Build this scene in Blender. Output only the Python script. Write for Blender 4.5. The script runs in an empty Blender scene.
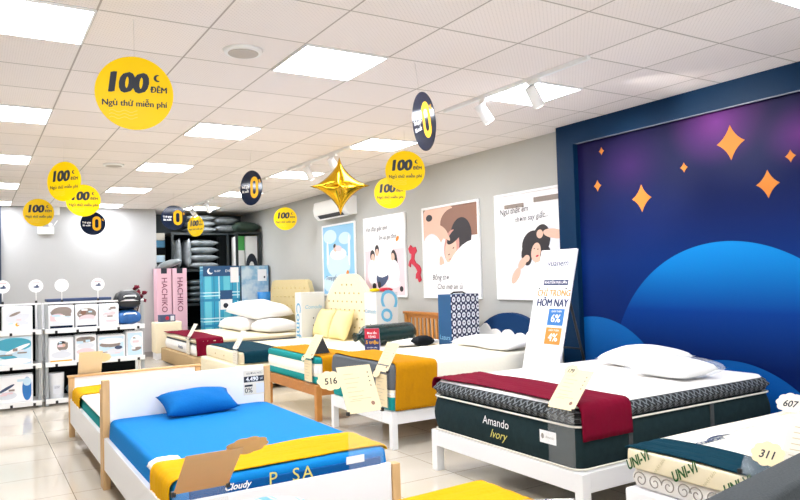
import bpy, bmesh, math, random
from mathutils import Matrix, Vector, Euler
random.seed(7)
SC = bpy.context.scene
COL = SC.collection
PI = math.pi

# ------------------------------------------------------------------ camera, world, exposure
cd = bpy.data.cameras.new('camera'); cam = bpy.data.objects.new('camera', cd); COL.objects.link(cam)
yaw, pit, rol, foc = 0.54949992, 0.03661874, -0.02871249, 697.2417
cy_, sy_, cp_, sp_ = math.cos(yaw), math.sin(yaw), math.cos(pit), math.sin(pit)
F_ = Vector((sy_*cp_, cy_*cp_, sp_)); R_ = Vector((cy_, -sy_, 0)); U_ = R_.cross(F_)
R2 = R_*math.cos(rol) + U_*math.sin(rol); U2 = -R_*math.sin(rol) + U_*math.cos(rol)
cam.matrix_world = Matrix(((R2.x, U2.x, -F_.x, 0), (R2.y, U2.y, -F_.y, 0), (R2.z, U2.z, -F_.z, 1.45), (0, 0, 0, 1)))
cd.sensor_width = 36; cd.lens = foc*36/800; cd.clip_start = .05
SC.camera = cam
world = bpy.data.worlds.new('daylight_fill'); SC.world = world; world.use_nodes = True  # even fill added in place of daylight from an unseen shop front
world.node_tree.nodes['Background'].inputs[0].default_value = (.95, .98, 1, 1)
world.node_tree.nodes['Background'].inputs[1].default_value = .85
SC.view_settings.view_transform = 'Standard'; SC.view_settings.look = 'None'
SC.view_settings.exposure = 1.4; SC.view_settings.gamma = 1
SC.view_settings.use_curve_mapping = False
LAMP = 12.5           # radiance of the LED ceiling panels
SPOTW = 30.0          # watts of each track spotlight

# ------------------------------------------------------------------ materials
def hexc(h):
    h = h.lstrip('#'); v = [int(h[i:i+2], 16)/255 for i in (0, 2, 4)]
    return tuple((c/12.92 if c <= .04045 else ((c+.055)/1.055)**2.4) for c in v) + (1,)
MC = {}
def new_mat(name):
    m = bpy.data.materials.new(name); m.use_nodes = True
    return m, m.node_tree, m.node_tree.nodes['Principled BSDF']
def mat(name, col, rough=.6, metal=0, noise=0, nscale=30, bump=0, coat=0, spec=.5, stretch=None, sheen=0):
    if name in MC: return MC[name]
    m, nt, b = new_mat(name); c = hexc(col)
    b.inputs['Roughness'].default_value = rough; b.inputs['Metallic'].default_value = metal
    b.inputs['Coat Weight'].default_value = coat; b.inputs['Specular IOR Level'].default_value = spec if spec != .5 or rough < .7 else .12
    b.inputs['Sheen Weight'].default_value = sheen
    b.inputs['Base Color'].default_value = c
    if noise or bump:
        n = nt.nodes.new('ShaderNodeTexNoise'); n.inputs['Scale'].default_value = nscale; n.inputs['Detail'].default_value = 4
        tc = nt.nodes.new('ShaderNodeTexCoord')
        mp = nt.nodes.new('ShaderNodeMapping'); nt.links.new(tc.outputs['Object'], mp.inputs[0]); nt.links.new(mp.outputs[0], n.inputs[0])
        if stretch: mp.inputs['Scale'].default_value = stretch
        if noise:
            mx = nt.nodes.new('ShaderNodeMix'); mx.data_type = 'RGBA'
            mx.inputs[6].default_value = tuple(max(0, x*(1-noise)) for x in c[:3]) + (1,)
            mx.inputs[7].default_value = tuple(min(1, x*(1+noise)) for x in c[:3]) + (1,)
            nt.links.new(n.outputs[0], mx.inputs[0]); nt.links.new(mx.outputs[2], b.inputs['Base Color'])
        if bump:
            bp = nt.nodes.new('ShaderNodeBump'); bp.inputs['Strength'].default_value = bump; bp.inputs['Distance'].default_value = .01
            nt.links.new(n.outputs[0], bp.inputs['Height']); nt.links.new(bp.outputs[0], b.inputs['Normal'])
    MC[name] = m; return m
def emit_mat(name, col, s):
    m, nt, b = new_mat(name); b.inputs['Base Color'].default_value = hexc(col)
    b.inputs['Emission Color'].default_value = hexc(col); b.inputs['Emission Strength'].default_value = s
    return m
def clear_mat(name, tint='#ffffff', alpha=.12, rough=.05):
    m, nt, b = new_mat(name); b.inputs['Base Color'].default_value = hexc(tint)
    b.inputs['Roughness'].default_value = rough; b.inputs['Alpha'].default_value = alpha
    return m
def math_node(nt, op, a, b=None, c=None):
    n = nt.nodes.new('ShaderNodeMath'); n.operation = op
    for i, v in enumerate((a, b, c)):
        if v is None: continue
        if isinstance(v, (int, float)): n.inputs[i].default_value = v
        else: nt.links.new(v, n.inputs[i])
    return n.outputs[0]
def mix_node(nt, f, a, b):
    n = nt.nodes.new('ShaderNodeMix'); n.data_type = 'RGBA'
    for i, v in ((0, f), (6, a), (7, b)):
        if isinstance(v, (tuple, int, float)): n.inputs[i].default_value = v
        else: nt.links.new(v, n.inputs[i])
    return n.outputs[2]
def pos_xyz(nt):
    g = nt.nodes.new('ShaderNodeNewGeometry'); s = nt.nodes.new('ShaderNodeSeparateXYZ')
    nt.links.new(g.outputs['Position'], s.inputs[0]); return s.outputs
def grid_mask(nt, u, v, u0, v0, step, w):
    def line(a, a0):
        f = math_node(nt, 'FRACT', math_node(nt, 'DIVIDE', math_node(nt, 'ADD', a, 100*step-a0), step))
        d = math_node(nt, 'ABSOLUTE', math_node(nt, 'SUBTRACT', f, .5))
        return math_node(nt, 'GREATER_THAN', d, .5-w/step/2)
    return math_node(nt, 'MAXIMUM', line(u, u0), line(v, v0))
def floor_mat():
    m, nt, b = new_mat('polished_floor_tile'); x, y, z = pos_xyz(nt)
    g = grid_mask(nt, x, y, .585, 5.41, .6, .005)
    n = nt.nodes.new('ShaderNodeTexNoise'); n.inputs['Scale'].default_value = 2.2; n.inputs['Detail'].default_value = 5
    n2 = nt.nodes.new('ShaderNodeTexNoise'); n2.inputs['Scale'].default_value = 60
    base = mix_node(nt, n.outputs[0], hexc('#c2b8a6'), hexc('#d8cfbf'))
    base = mix_node(nt, math_node(nt, 'MULTIPLY', n2.outputs[0], .25), base, hexc('#e2dacb'))
    nt.links.new(mix_node(nt, g, base, hexc('#7d7263')), b.inputs['Base Color'])
    b.inputs['Roughness'].default_value = .09; b.inputs['Specular IOR Level'].default_value = .6
    return m
def ceiling_mat():
    m, nt, b = new_mat('ceiling_tile'); x, y, z = pos_xyz(nt)
    g = grid_mask(nt, x, y, .5675, 3.9325, .6, .011)
    g2 = grid_mask(nt, x, y, .5675, 3.9325, .6, .03)
    ix = math_node(nt, 'FLOOR', math_node(nt, 'DIVIDE', math_node(nt, 'ADD', x, 60-.5675), .6))
    iy = math_node(nt, 'FLOOR', math_node(nt, 'DIVIDE', math_node(nt, 'ADD', y, 60-3.9325), .6))
    cmb = nt.nodes.new('ShaderNodeCombineXYZ'); nt.links.new(ix, cmb.inputs[0]); nt.links.new(iy, cmb.inputs[1])
    wn = nt.nodes.new('ShaderNodeTexWhiteNoise'); nt.links.new(cmb.outputs[0], wn.inputs[0])
    base = mix_node(nt, wn.outputs[0], hexc('#f1eae6'), hexc('#f8f1ed'))
    # pinholes of the perforated tiles
    dots = math_node(nt, 'GREATER_THAN', math_node(nt, 'MULTIPLY', math_node(nt, 'SINE', math_node(nt, 'MULTIPLY', x, 2*PI/.03)), math_node(nt, 'SINE', math_node(nt, 'MULTIPLY', y, 2*PI/.03))), .75)
    base = mix_node(nt, math_node(nt, 'MULTIPLY', dots, .35), base, hexc('#a89f9c'))
    base = mix_node(nt, g2, base, hexc('#f0eae5'))
    nt.links.new(mix_node(nt, g, base, hexc('#b5aca4')), b.inputs['Base Color'])
    b.inputs['Roughness'].default_value = .9
    return m
def zigzag_mat():
    m, nt, b = new_mat('zigzag_knit'); x, y, z = pos_xyz(nt)
    u = math_node(nt, 'ADD', x, y)
    f = math_node(nt, 'FRACT', math_node(nt, 'DIVIDE', u, .058))
    tri = math_node(nt, 'ABSOLUTE', math_node(nt, 'SUBTRACT', math_node(nt, 'MULTIPLY', f, 2), 1))
    v = math_node(nt, 'DIVIDE', math_node(nt, 'SUBTRACT', z, .585), .065)
    d = math_node(nt, 'FRACT', math_node(nt, 'SUBTRACT', math_node(nt, 'MULTIPLY', v, 1.6), math_node(nt, 'MULTIPLY', tri, .9)))
    k = math_node(nt, 'GREATER_THAN', d, .6)
    nt.links.new(mix_node(nt, k, hexc('#15191c'), hexc('#6f7579')), b.inputs['Base Color']); b.inputs['Roughness'].default_value = .8
    return m
def dots_mat():
    m, nt, b = new_mat('navy_medallion_print'); x, y, z = pos_xyz(nt)
    u = math_node(nt, 'DIVIDE', math_node(nt, 'ADD', x, math_node(nt, 'MULTIPLY', y, 1.0)), .066); v = math_node(nt, 'DIVIDE', z, .0866)
    def fr(a): return math_node(nt, 'ABSOLUTE', math_node(nt, 'SUBTRACT', math_node(nt, 'FRACT', a), .5))
    def ring(a, c, r0, r1):
        d = math_node(nt, 'POWER', math_node(nt, 'ADD', math_node(nt, 'POWER', fr(a), 2), math_node(nt, 'POWER', fr(c), 2)), .5)
        return math_node(nt, 'LESS_THAN', d, r1), math_node(nt, 'LESS_THAN', d, r0)
    o, i = ring(u, v, .12, .36)
    o2, i2 = ring(math_node(nt, 'ADD', u, .5), math_node(nt, 'ADD', v, .5), .05, .15)
    w = math_node(nt, 'MAXIMUM', math_node(nt, 'SUBTRACT', o, i), o2)
    nt.links.new(mix_node(nt, w, hexc('#151f48'), hexc('#d5d9e2')), b.inputs['Base Color']); b.inputs['Roughness'].default_value = .5
    return m
def mural_mat():
    m, nt, b = new_mat('night_sky_print'); x, y, z = pos_xyz(nt)
    def ramp(stops, fac):
        r = nt.nodes.new('ShaderNodeValToRGB'); els = r.color_ramp.elements
        for i, (p, c) in enumerate(stops):
            e = els[i] if i < 2 else els.new(p)
            e.position = p; e.color = hexc(c)
        nt.links.new(fac, r.inputs[0]); return r.outputs[0]
    t = math_node(nt, 'DIVIDE', z, 3.0)
    sky = ramp([(0, '#021c58'), (.3, '#03205f'), (.5, '#062a6b'), (.62, '#0c1f56'), (.74, '#111a45'), (.95, '#170f38')], t)
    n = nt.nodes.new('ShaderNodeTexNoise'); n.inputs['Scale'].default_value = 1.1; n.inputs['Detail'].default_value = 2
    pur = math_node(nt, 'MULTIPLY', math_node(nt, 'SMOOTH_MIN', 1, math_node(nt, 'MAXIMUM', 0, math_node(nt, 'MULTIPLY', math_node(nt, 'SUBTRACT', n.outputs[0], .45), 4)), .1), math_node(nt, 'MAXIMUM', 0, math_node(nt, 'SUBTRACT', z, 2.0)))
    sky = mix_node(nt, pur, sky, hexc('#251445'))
    def purple_glow(cy, cz, r, amt):
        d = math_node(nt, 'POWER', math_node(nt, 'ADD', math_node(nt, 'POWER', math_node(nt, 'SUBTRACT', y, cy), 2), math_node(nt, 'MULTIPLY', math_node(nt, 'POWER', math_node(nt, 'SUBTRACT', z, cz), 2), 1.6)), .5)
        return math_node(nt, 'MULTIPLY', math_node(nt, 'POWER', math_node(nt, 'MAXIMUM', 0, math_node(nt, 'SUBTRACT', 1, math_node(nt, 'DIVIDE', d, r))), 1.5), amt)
    for q in ((3.42, 2.62, .5, .6), (2.75, 2.4, .35, .4), (4.3, 2.4, .45, .12)): sky = mix_node(nt, purple_glow(*q), sky, hexc('#8a3d9c'))  # purple sky print with the spotlight's reflected glow painted in
    def disc(cy, cz, r):
        d = math_node(nt, 'ADD', math_node(nt, 'POWER', math_node(nt, 'SUBTRACT', y, cy), 2), math_node(nt, 'POWER', math_node(nt, 'SUBTRACT', z, cz), 2))
        return math_node(nt, 'LESS_THAN', d, r*r)
    moon = ramp([(.0, '#021a52'), (.22, '#021a52'), (.36, '#033682'), (.5, '#0a78c0'), (.56, '#0f88d0')], t)
    c = mix_node(nt, disc(3.4, .47, 1.18), sky, moon)
    hill = ramp([(.0, '#064388'), (.2, '#08509a'), (.33, '#0c62ab')], t)
    c = mix_node(nt, disc(4.8, .15, .85), c, hill)
    c = mix_node(nt, disc(3.4, -.18, .88), c, hill)
    c = mix_node(nt, disc(2.35, -.3, .85), c, hill)
    nt.links.new(c, b.inputs['Base Color']); b.inputs['Roughness'].default_value = .5
    b.inputs['Specular IOR Level'].default_value = .1
    return m
def wood_mat(name, c1, c2, axis=(1, 1, 8)):
    m, nt, b = new_mat(name)
    tc = nt.nodes.new('ShaderNodeTexCoord'); mp = nt.nodes.new('ShaderNodeMapping'); mp.inputs['Scale'].default_value = axis
    n = nt.nodes.new('ShaderNodeTexNoise'); n.inputs['Scale'].default_value = 6; n.inputs['Detail'].default_value = 6
    nt.links.new(tc.outputs['Object'], mp.inputs[0]); nt.links.new(mp.outputs[0], n.inputs[0])
    nt.links.new(mix_node(nt, n.outputs[0], hexc(c1), hexc(c2)), b.inputs['Base Color']); b.inputs['Roughness'].default_value = .45
    return m
def plaid_mat():
    m, nt, b = new_mat('turquoise_plaid'); x, y, z = pos_xyz(nt)
    def band(a, p, lo, hi, off=0):
        f = math_node(nt, 'FRACT', math_node(nt, 'DIVIDE', math_node(nt, 'ADD', a, off), p))
        return math_node(nt, 'MULTIPLY', math_node(nt, 'GREATER_THAN', f, lo), math_node(nt, 'LESS_THAN', f, hi))
    c = mix_node(nt, band(x, .37, .35, .7), hexc('#2f9fc4'), hexc('#63c3d6'))
    c = mix_node(nt, band(x, .37, .08, .14), c, hexc('#bfe4ec')); c = mix_node(nt, band(x, .37, .82, .86), c, hexc('#1b6f9f'))
    c = mix_node(nt, band(z, .5, .1, .2), c, hexc('#1f86b4')); c = mix_node(nt, band(z, .5, .3, .34), c, hexc('#c8e8ee'))
    c = mix_node(nt, band(z, .5, .42, .46), c, hexc('#c8e8ee'))
    nt.links.new(c, b.inputs['Base Color']); b.inputs['Roughness'].default_value = .35
    return m
def marble_mat():
    m, nt, b = new_mat('pale_blue_cloudy_fabric'); n = nt.nodes.new('ShaderNodeTexNoise'); n.inputs['Scale'].default_value = 5; n.inputs['Detail'].default_value = 8
    r = nt.nodes.new('ShaderNodeValToRGB'); r.color_ramp.elements[0].position = .4; r.color_ramp.elements[0].color = hexc('#86b4d2'); r.color_ramp.elements[1].position = .58; r.color_ramp.elements[1].color = hexc('#c9d9e2')
    tc = nt.nodes.new('ShaderNodeTexCoord'); nt.links.new(tc.outputs['Object'], n.inputs[0])
    nt.links.new(n.outputs[0], r.inputs[0]); nt.links.new(r.outputs[0], b.inputs['Base Color']); b.inputs['Roughness'].default_value = .4
    return m
def wave_mat():
    m, nt, b = new_mat('teal_wave_print'); tc = nt.nodes.new('ShaderNodeTexCoord')
    w = nt.nodes.new('ShaderNodeTexWave'); w.inputs['Scale'].default_value = 2.2; w.inputs['Distortion'].default_value = 7; w.inputs['Detail'].default_value = 0; w.inputs['Detail Scale'].default_value = 1
    nt.links.new(tc.outputs['Object'], w.inputs[0])
    r = nt.nodes.new('ShaderNodeValToRGB'); r.color_ramp.interpolation = 'CONSTANT'
    for i, (p, c) in enumerate([(0, '#eef4f8'), (.35, '#8fcde3'), (.6, '#d9e3ee'), (.8, '#49afd2')]):
        e = r.color_ramp.elements[i] if i < 2 else r.color_ramp.elements.new(p)
        e.position = p; e.color = hexc(c)
    nt.links.new(w.outputs[0], r.inputs[0]); nt.links.new(r.outputs[0], b.inputs['Base Color']); b.inputs['Roughness'].default_value = .35
    return m

WHITE = mat('white_lacquer', '#f2f1f3', .35, coat=.2)
WMET = mat('white_powder_coat', '#f0f0f0', .35)
PLAST = mat('white_plastic', '#eeeeec', .4)
GREYWALL = mat('grey_wall_paint', '#b8b8b3', .85, noise=.03, nscale=3)
BACKWALL = mat('light_grey_wall_paint', '#b2b2b1', .85, noise=.03, nscale=3)
NAVY = mat('navy_panel_paint', '#082b4a', .4, spec=.12, noise=.06, nscale=4)
NAVYP = mat('navy_print', '#081730', .08, spec=.22)
YEL = mat('yellow_print', '#f6cb06', .3, spec=.12)
AMBER = mat('amber_print', '#eeae10', .4, spec=.15)
INK = mat('black_ink', '#151d2b', .5)
WINK = mat('white_ink', '#f5f5f5', .5)
GINK = mat('grey_ink', '#9a938a', .6)
OAK = wood_mat('pale_oak', '#c79c68', '#e0b985', (8, 8, 1))
OAKX = wood_mat('pale_oak_rail', '#c79c68', '#e0b985', (1, 8, 8))
PINE = wood_mat('orange_pine', '#a9682b', '#c9853f', (1, 6, 6))
PINEV = wood_mat('orange_pine_upright', '#b0702f', '#d4944b', (6, 6, 1))
SHEET = mat('white_quilt', '#f6f3ee', .85, bump=.25, nscale=18)
CREAM = mat('cream_fabric', '#efe3c4', .85, noise=.04, nscale=20, bump=.1)
IVORY = mat('ivory_knit', '#f3eedd', .85, bump=.15, nscale=40)
BLUE = mat('blue_bedspread', '#0c7cc4', .8, noise=.06, nscale=60, bump=.1)
BLUED = mat('deep_blue_fabric', '#07508f', .8, noise=.05, nscale=60, bump=.1)
MUST = mat('mustard_cloth', '#bd8208', .9, noise=.07, nscale=50, bump=.25)
LEMON = mat('yellow_cloth', '#dfa60c', .9, noise=.06, nscale=50, bump=.2)
MAROON = mat('maroon_cloth', '#720826', .9, noise=.08, nscale=50, bump=.25)
TEALD = mat('dark_teal_cloth', '#073443', .9, noise=.08, nscale=50, bump=.25)
TEAL = mat('teal_fabric', '#1f9291', .8, noise=.05, nscale=40)
GREYF = mat('charcoal_grey_fabric', '#62666b', .9, noise=.15, nscale=160, bump=.2)
GREYL = mat('grey_upholstery', '#4c5052', .95, noise=.25, nscale=120, bump=.3)
SLATE = mat('slate_green_damask', '#1e2f32', .8, noise=.3, nscale=22, bump=.2)
PIPE = mat('ivory_piping', '#e9e3d6', .6)
PAPER = mat('cream_card', '#ead8b0', .7)
PAPERB = mat('ivory_card_sheet', '#e6dfcf', .7)
TAN = mat('tan_upholstery', '#b59a72', .85, noise=.06, nscale=30)
BLACK = mat('black_plastic', '#141414', .5)
DARK = mat('dark_rack_steel', '#1a2223', .5)
CHAR = mat('charcoal_backing', '#0e1214', .9)
SILVER = mat('silver_plastic_wrap', '#7a8082', .3, noise=.7, nscale=9, bump=.6)
PINK = mat('pink_carton', '#e2b6c3', .6)
GOLD = mat('gold_foil', '#e0b22a', .18, metal=1, bump=.15, nscale=14)
GOLDINK = mat('gold_thread', '#d8cf6a', .5)
SKIN = mat('printed_skin', '#e3b8a2', .5)
SKIN2 = mat('printed_skin_shadow', '#c98f83', .5)
HAIR = mat('printed_dark_hair', '#231d22', .5)
BROWN = mat('printed_brown_hair', '#8a6250', .5)
PRW = mat('printed_white', '#f6f4f5', .5)
PRG = mat('printed_pale_grey', '#dcdfe6', .5)
PRP = mat('printed_blush', '#e9cdd2', .5)
PRSKY = mat('printed_sky_blue', '#8cc3e6', .5)
PRLB = mat('printed_pale_blue', '#c7e0ee', .5)
PRJ = mat('printed_denim', '#3b4a6b', .5)
ORANGE = mat('printed_orange', '#e58a2c', .5)
PRBLUE = mat('printed_blue', '#2471b8', .5)
PRGREEN = mat('printed_green', '#3f9b46', .5)
PRTEAL = mat('printed_teal', '#3fa4bd', .5)
PRBRN = mat('printed_taupe', '#8d8078', .5)
RED = mat('red_print', '#c41f3a', .5)
CLEAR = clear_mat('clear_acrylic', '#f4f6f6', .07, .04)
BAGP = clear_mat('clear_plastic_bag', '#f2f5f8', .22, .15)
BAG = mat('glossy_white_wrap', '#eeeff1', .18, bump=.35, nscale=10)
DGREEN = mat('dark_green_plastic_wrap', '#16302e', .22, bump=.7, nscale=14, noise=.3)
ALU = mat('aluminium', '#c9ccd0', .25, metal=1)
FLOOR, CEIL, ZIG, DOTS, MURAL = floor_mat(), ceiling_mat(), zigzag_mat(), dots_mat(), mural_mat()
PLAID, MARBLE, WAVE = plaid_mat(), marble_mat(), wave_mat()
LED = emit_mat('led_diffuser', '#f5f8ff', LAMP)
SPOTE = emit_mat('spot_lens', '#fffaf0', 6)

# ------------------------------------------------------------------ mesh builder
_txt = {}
def text_geo(s, size, bold=0, shear=0, align='CENTER', space=1.0):
    k = (s, size, bold, shear, align, space)
    if k in _txt: return _txt[k]
    c = bpy.data.curves.new('t', 'FONT'); c.body = s; c.size = size; c.offset = bold; c.shear = shear
    c.align_x = align; c.align_y = 'CENTER'; c.resolution_u = 3; c.space_character = space
    o = bpy.data.objects.new('t', c); COL.objects.link(o)
    dg = bpy.context.evaluated_depsgraph_get(); e = o.evaluated_get(dg); me = e.to_mesh()
    r = ([tuple(v.co) for v in me.vertices], [tuple(p.vertices) for p in me.polygons])
    e.to_mesh_clear(); bpy.data.objects.remove(o); bpy.data.curves.remove(c)
    _txt[k] = r; return r
class Frame:
    def __init__(s, o, u, v):
        s.o = Vector(o); s.u = Vector(u).normalized(); s.v = Vector(v).normalized(); s.n = s.u.cross(s.v)
    def p(s, a, b, c=0): return s.o + s.u*a + s.v*b + s.n*c
class MB:
    def __init__(s): s.v = []; s.f = []; s.m = []; s.sm = []; s.seg = []; s.lock = False
    def add(s, vs, fs, mi=0, sm=False):
        o = len(s.v); s.v += [tuple(v) for v in vs]
        for f in fs: s.f.append(tuple(i+o for i in f)); s.m.append(mi); s.sm.append(sm)
        return s
    def box(s, x0, x1, y0, y1, z0, z1, mi=0, face=None):
        vs = [(x, y, z) for x in (x0, x1) for y in (y0, y1) for z in (z0, z1)]
        fs = [(0, 1, 3, 2), (4, 6, 7, 5), (0, 4, 5, 1), (2, 3, 7, 6), (0, 2, 6, 4), (1, 5, 7, 3)]   # -x +x -y +y -z +z
        o = len(s.v); s.v += vs
        for i, f in enumerate(fs):
            s.f.append(tuple(k+o for k in f)); s.m.append(face[i] if face else mi); s.sm.append(False)
        return s
    def rbox(s, x0, x1, y0, y1, z0, z1, r=.02, mi=0, seg=3):
        bm = bmesh.new(); bmesh.ops.create_cube(bm, size=1)
        for v in bm.verts: v.co = Vector(((x0+x1)/2+v.co.x*(x1-x0), (y0+y1)/2+v.co.y*(y1-y0), (z0+z1)/2+v.co.z*(z1-z0)))
        bmesh.ops.bevel(bm, geom=bm.edges[:], offset=r, segments=seg, profile=.5, affect='EDGES')
        bm.verts.index_update()
        s.add([v.co for v in bm.verts], [[v.index for v in f.verts] for f in bm.faces], mi, True); bm.free(); return s
    def cyl(s, p0, p1, r0, r1=None, n=16, mi=0, caps=True):
        r1 = r0 if r1 is None else r1; p0, p1 = Vector(p0), Vector(p1); d = (p1-p0).normalized()
        a = d.orthogonal().normalized(); b = d.cross(a); vs = []
        for p, r in ((p0, r0), (p1, r1)):
            for i in range(n): t = 2*PI*i/n; vs.append(p+a*math.cos(t)*r+b*math.sin(t)*r)
        s.add(vs, [(i, (i+1) % n, n+(i+1) % n, n+i) for i in range(n)], mi, True)
        if caps: s.add(vs[:n], [tuple(range(n))[::-1]], mi); s.add(vs[n:], [tuple(range(n))], mi)
        return s
    def tube(s, pts, r, n=8, mi=0, closed=False):
        pts = [Vector(p) for p in pts]; N = len(pts); vs = []
        prev = None
        for i, p in enumerate(pts):
            if closed: t = pts[(i+1) % N]-pts[i-1]
            else: t = pts[min(i+1, N-1)]-pts[max(i-1, 0)]
            t.normalize()
            a = t.orthogonal() if prev is None else prev-t*prev.dot(t)
            a.normalize(); prev = a; b = t.cross(a)
            for k in range(n): q = 2*PI*k/n; vs.append(p+a*math.cos(q)*r+b*math.sin(q)*r)
        fs = []
        for i in range(N if closed else N-1):
            j = (i+1) % N
            for k in range(n): fs.append((i*n+k, i*n+(k+1) % n, j*n+(k+1) % n, j*n+k))
        return s.add(vs, fs, mi, True)
    def prism(s, pts, fr, depth, mi=0, off=0, side=None):
        n = len(pts); vs = [fr.p(a, b, off) for a, b in pts]+[fr.p(a, b, off+depth) for a, b in pts]
        s.add(vs, [tuple(range(n))[::-1], tuple(range(n, 2*n))], mi)
        return s.add(vs, [(i, (i+1) % n, n+(i+1) % n, n+i) for i in range(n)], mi if side is None else side)
    def flat(s, pts, fr, off=0, mi=0):
        return s.add([fr.p(a, b, off) for a, b in pts], [tuple(range(len(pts)))], mi)
    def blob(s, fr, cx, cy, rx, ry, rot=0, off=0, mi=0, n=20):
        c, d = math.cos(rot), math.sin(rot)
        return s.flat([(cx+rx*math.cos(t)*c-ry*math.sin(t)*d, cy+rx*math.cos(t)*d+ry*math.sin(t)*c) for t in [2*PI*i/n for i in range(n)]], fr, off, mi)
    def rect(s, fr, x0, x1, y0, y1, off=0, mi=0):
        return s.flat([(x0, y0), (x1, y0), (x1, y1), (x0, y1)], fr, off, mi)
    def text(s, st, fr, cx, cy, size, off=.001, mi=0, bold=0, shear=0, align='CENTER', rot=0, space=1.0, sx=1.0, fat=0):
        if not s.lock: s.seg.append((len(s.v), len(s.f)))
        if fat:
            s.lock = True
            for q in (-1, 0, 1): s.text(st, fr, cx+q*fat, cy+(q*.3)*fat, size, off+q*.0002, mi, bold, shear, align, rot, space, sx)
            s.lock = False; return s
        vs, fs = text_geo(st, size, bold, shear, align, space); c, d = math.cos(rot), math.sin(rot)
        return s.add([fr.p(cx+v[0]*sx*c-v[1]*d, cy+v[0]*sx*d+v[1]*c, off) for v in vs], fs, mi)
    def grid(s, fn, nu, nv, mi=0, closed_u=False):
        vs = [fn(i/nu, j/nv) for i in range(nu+1) for j in range(nv+1)]
        fs = [(i*(nv+1)+j, (i+1)*(nv+1)+j, (i+1)*(nv+1)+j+1, i*(nv+1)+j+1) for i in range(nu) for j in range(nv)]
        return s.add(vs, fs, mi, True)
    def pillow(s, c, lx, ly, h, M=None, mi=0, n=14, flat=.45, seed=0, pw=.5, ex=2.6):
        M = M or Matrix.Identity(3); c = Vector(c)
        def pt(u, v, sg):
            a, b = u*2-1, v*2-1
            w = ((1-abs(a)**ex)*(1-abs(b)**ex))
            w = max(w, 0)**pw
            k = 1-.07*(1-abs(b)**2) if True else 1
            k2 = 1-.07*(1-abs(a)**2)
            wr = 1+.05*math.sin(7*a+seed)*math.cos(5*b+seed*2)
            return c+M @ Vector((a*lx/2*(1-.05*(1-abs(a)))*(.93+.07*b*b), b*ly/2*(.93+.07*a*a), sg*h*w*wr*(1-flat if sg > 0 else flat)))
        s.grid(lambda u, v: pt(u, v, 1), n, n, mi); s.grid(lambda u, v: pt(v, u, -1), n, n, mi); return s
def weld(me):
    bm = bmesh.new(); bm.from_mesh(me); bmesh.ops.remove_doubles(bm, verts=bm.verts, dist=1e-5); bm.to_mesh(me); bm.free()
def root_of(o):
    while o.parent: o = o.parent
    return o
def obj(name, mb, mats, parent=None, local=False, bevel=0, seg=3, solid=0, loc=None, label=None, sub=0):
    if name == 'lettering' and len(mb.seg) > 1 and parent is not None:
        sg = [(0, 0)]+mb.seg[1:]+[(len(mb.v), len(mb.f))]; o = None
        for (v0, f0), (v1, f1) in zip(sg, sg[1:]):
            q = MB(); q.v = mb.v[v0:v1]; q.f = [tuple(i-v0 for i in f) for f in mb.f[f0:f1]]; q.m = mb.m[f0:f1]; q.sm = mb.sm[f0:f1]
            o = obj(name, q, mats, parent, local, bevel, seg, solid, loc, label, sub)
        return o
    me = bpy.data.meshes.new(name); off = Vector((0, 0, 0))
    if parent is not None and not local: off = root_of(parent).location
    if parent is None and loc is not None and not local: off = Vector(loc)
    me.from_pydata([tuple(Vector(v)-off) for v in mb.v], [], mb.f)
    for m in (mats if isinstance(mats, (list, tuple)) else [mats]): me.materials.append(m)
    me.polygons.foreach_set('material_index', mb.m); me.polygons.foreach_set('use_smooth', mb.sm); me.update()
    o = bpy.data.objects.new(name, me); COL.objects.link(o)
    if any(mb.sm): weld(me)
    if parent is not None: o.parent = parent
    elif loc is not None: o.location = loc
    if solid:
        md = o.modifiers.new('thick', 'SOLIDIFY'); md.thickness = solid; md.offset = 1
    if bevel:
        md = o.modifiers.new('round', 'BEVEL'); md.width = bevel; md.segments = seg; md.limit_method = 'ANGLE'; md.harden_normals = False
        me.polygons.foreach_set('use_smooth', [True]*len(me.polygons))
        if not any(mb.sm):
            try: me.set_sharp_from_angle(angle=math.radians(35))
            except Exception: pass
            md.harden_normals = False
    if sub:
        md = o.modifiers.new('sub', 'SUBSURF'); md.levels = sub; md.render_levels = sub
    if label: o['label'] = label
    return o
def tag(o, label, cat, group=None):
    o['label'] = label; o['category'] = cat
    if group: o['group'] = group
    return o
def thing(name, label, cat, loc=(0, 0, 0), rz=0, group=None):
    o = bpy.data.objects.new(name, None); COL.objects.link(o); o.location = loc; o.rotation_euler = (0, 0, rz)
    o.empty_display_size = .1
    return tag(o, label, cat, group)
def structure(name, mb, mats, **k):
    o = obj(name, mb, mats, **k); o['kind'] = 'structure'; return o
def dup(root, loc, rot=None, label=None):
    r = root.copy(); COL.objects.link(r); r.location = loc
    if rot is not None: r.rotation_euler = rot
    if label: r['label'] = label
    for ch in list(root.children):
        c = ch.copy(); COL.objects.link(c); c.parent = r
        for g in ch.children:
            d = g.copy(); COL.objects.link(d); d.parent = c
    return r

# ------------------------------------------------------------------ the room
CZ = 2.906
WX = 5.2
structure('floor', MB().box(-4.0, WX+.1, -2.0, 15.6, -.1, 0), FLOOR)
structure('ceiling', MB().box(-4.0, WX+.1, -2.0, 15.6, CZ, CZ+.1), CEIL)
structure('wall_right', MB().box(WX, WX+.12, -2.0, 15.5, 0, CZ), GREYWALL)
structure('wall_back', MB().box(.42, 3.10, 14.32, 15.5, 0, CZ), BACKWALL)
structure('wall_rear', MB().box(3.10, WX, 15.4, 15.52, 0, CZ), mat('alcove_shade', '#5c6466', .9))  # alcove shade put into a darker wall colour
structure('trim_1', MB().box(-.3, .42, 14.22, 15.5, 0, CZ), mat('navy_column_paint', '#24384d', .5))
structure('wall_left', MB().box(-4.0, -3.9, -2.0, 15.5, 0, CZ), BACKWALL)
structure('wall_back_left', MB().box(-3.9, -.3, 14.4, 15.5, 0, CZ), BACKWALL)
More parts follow.
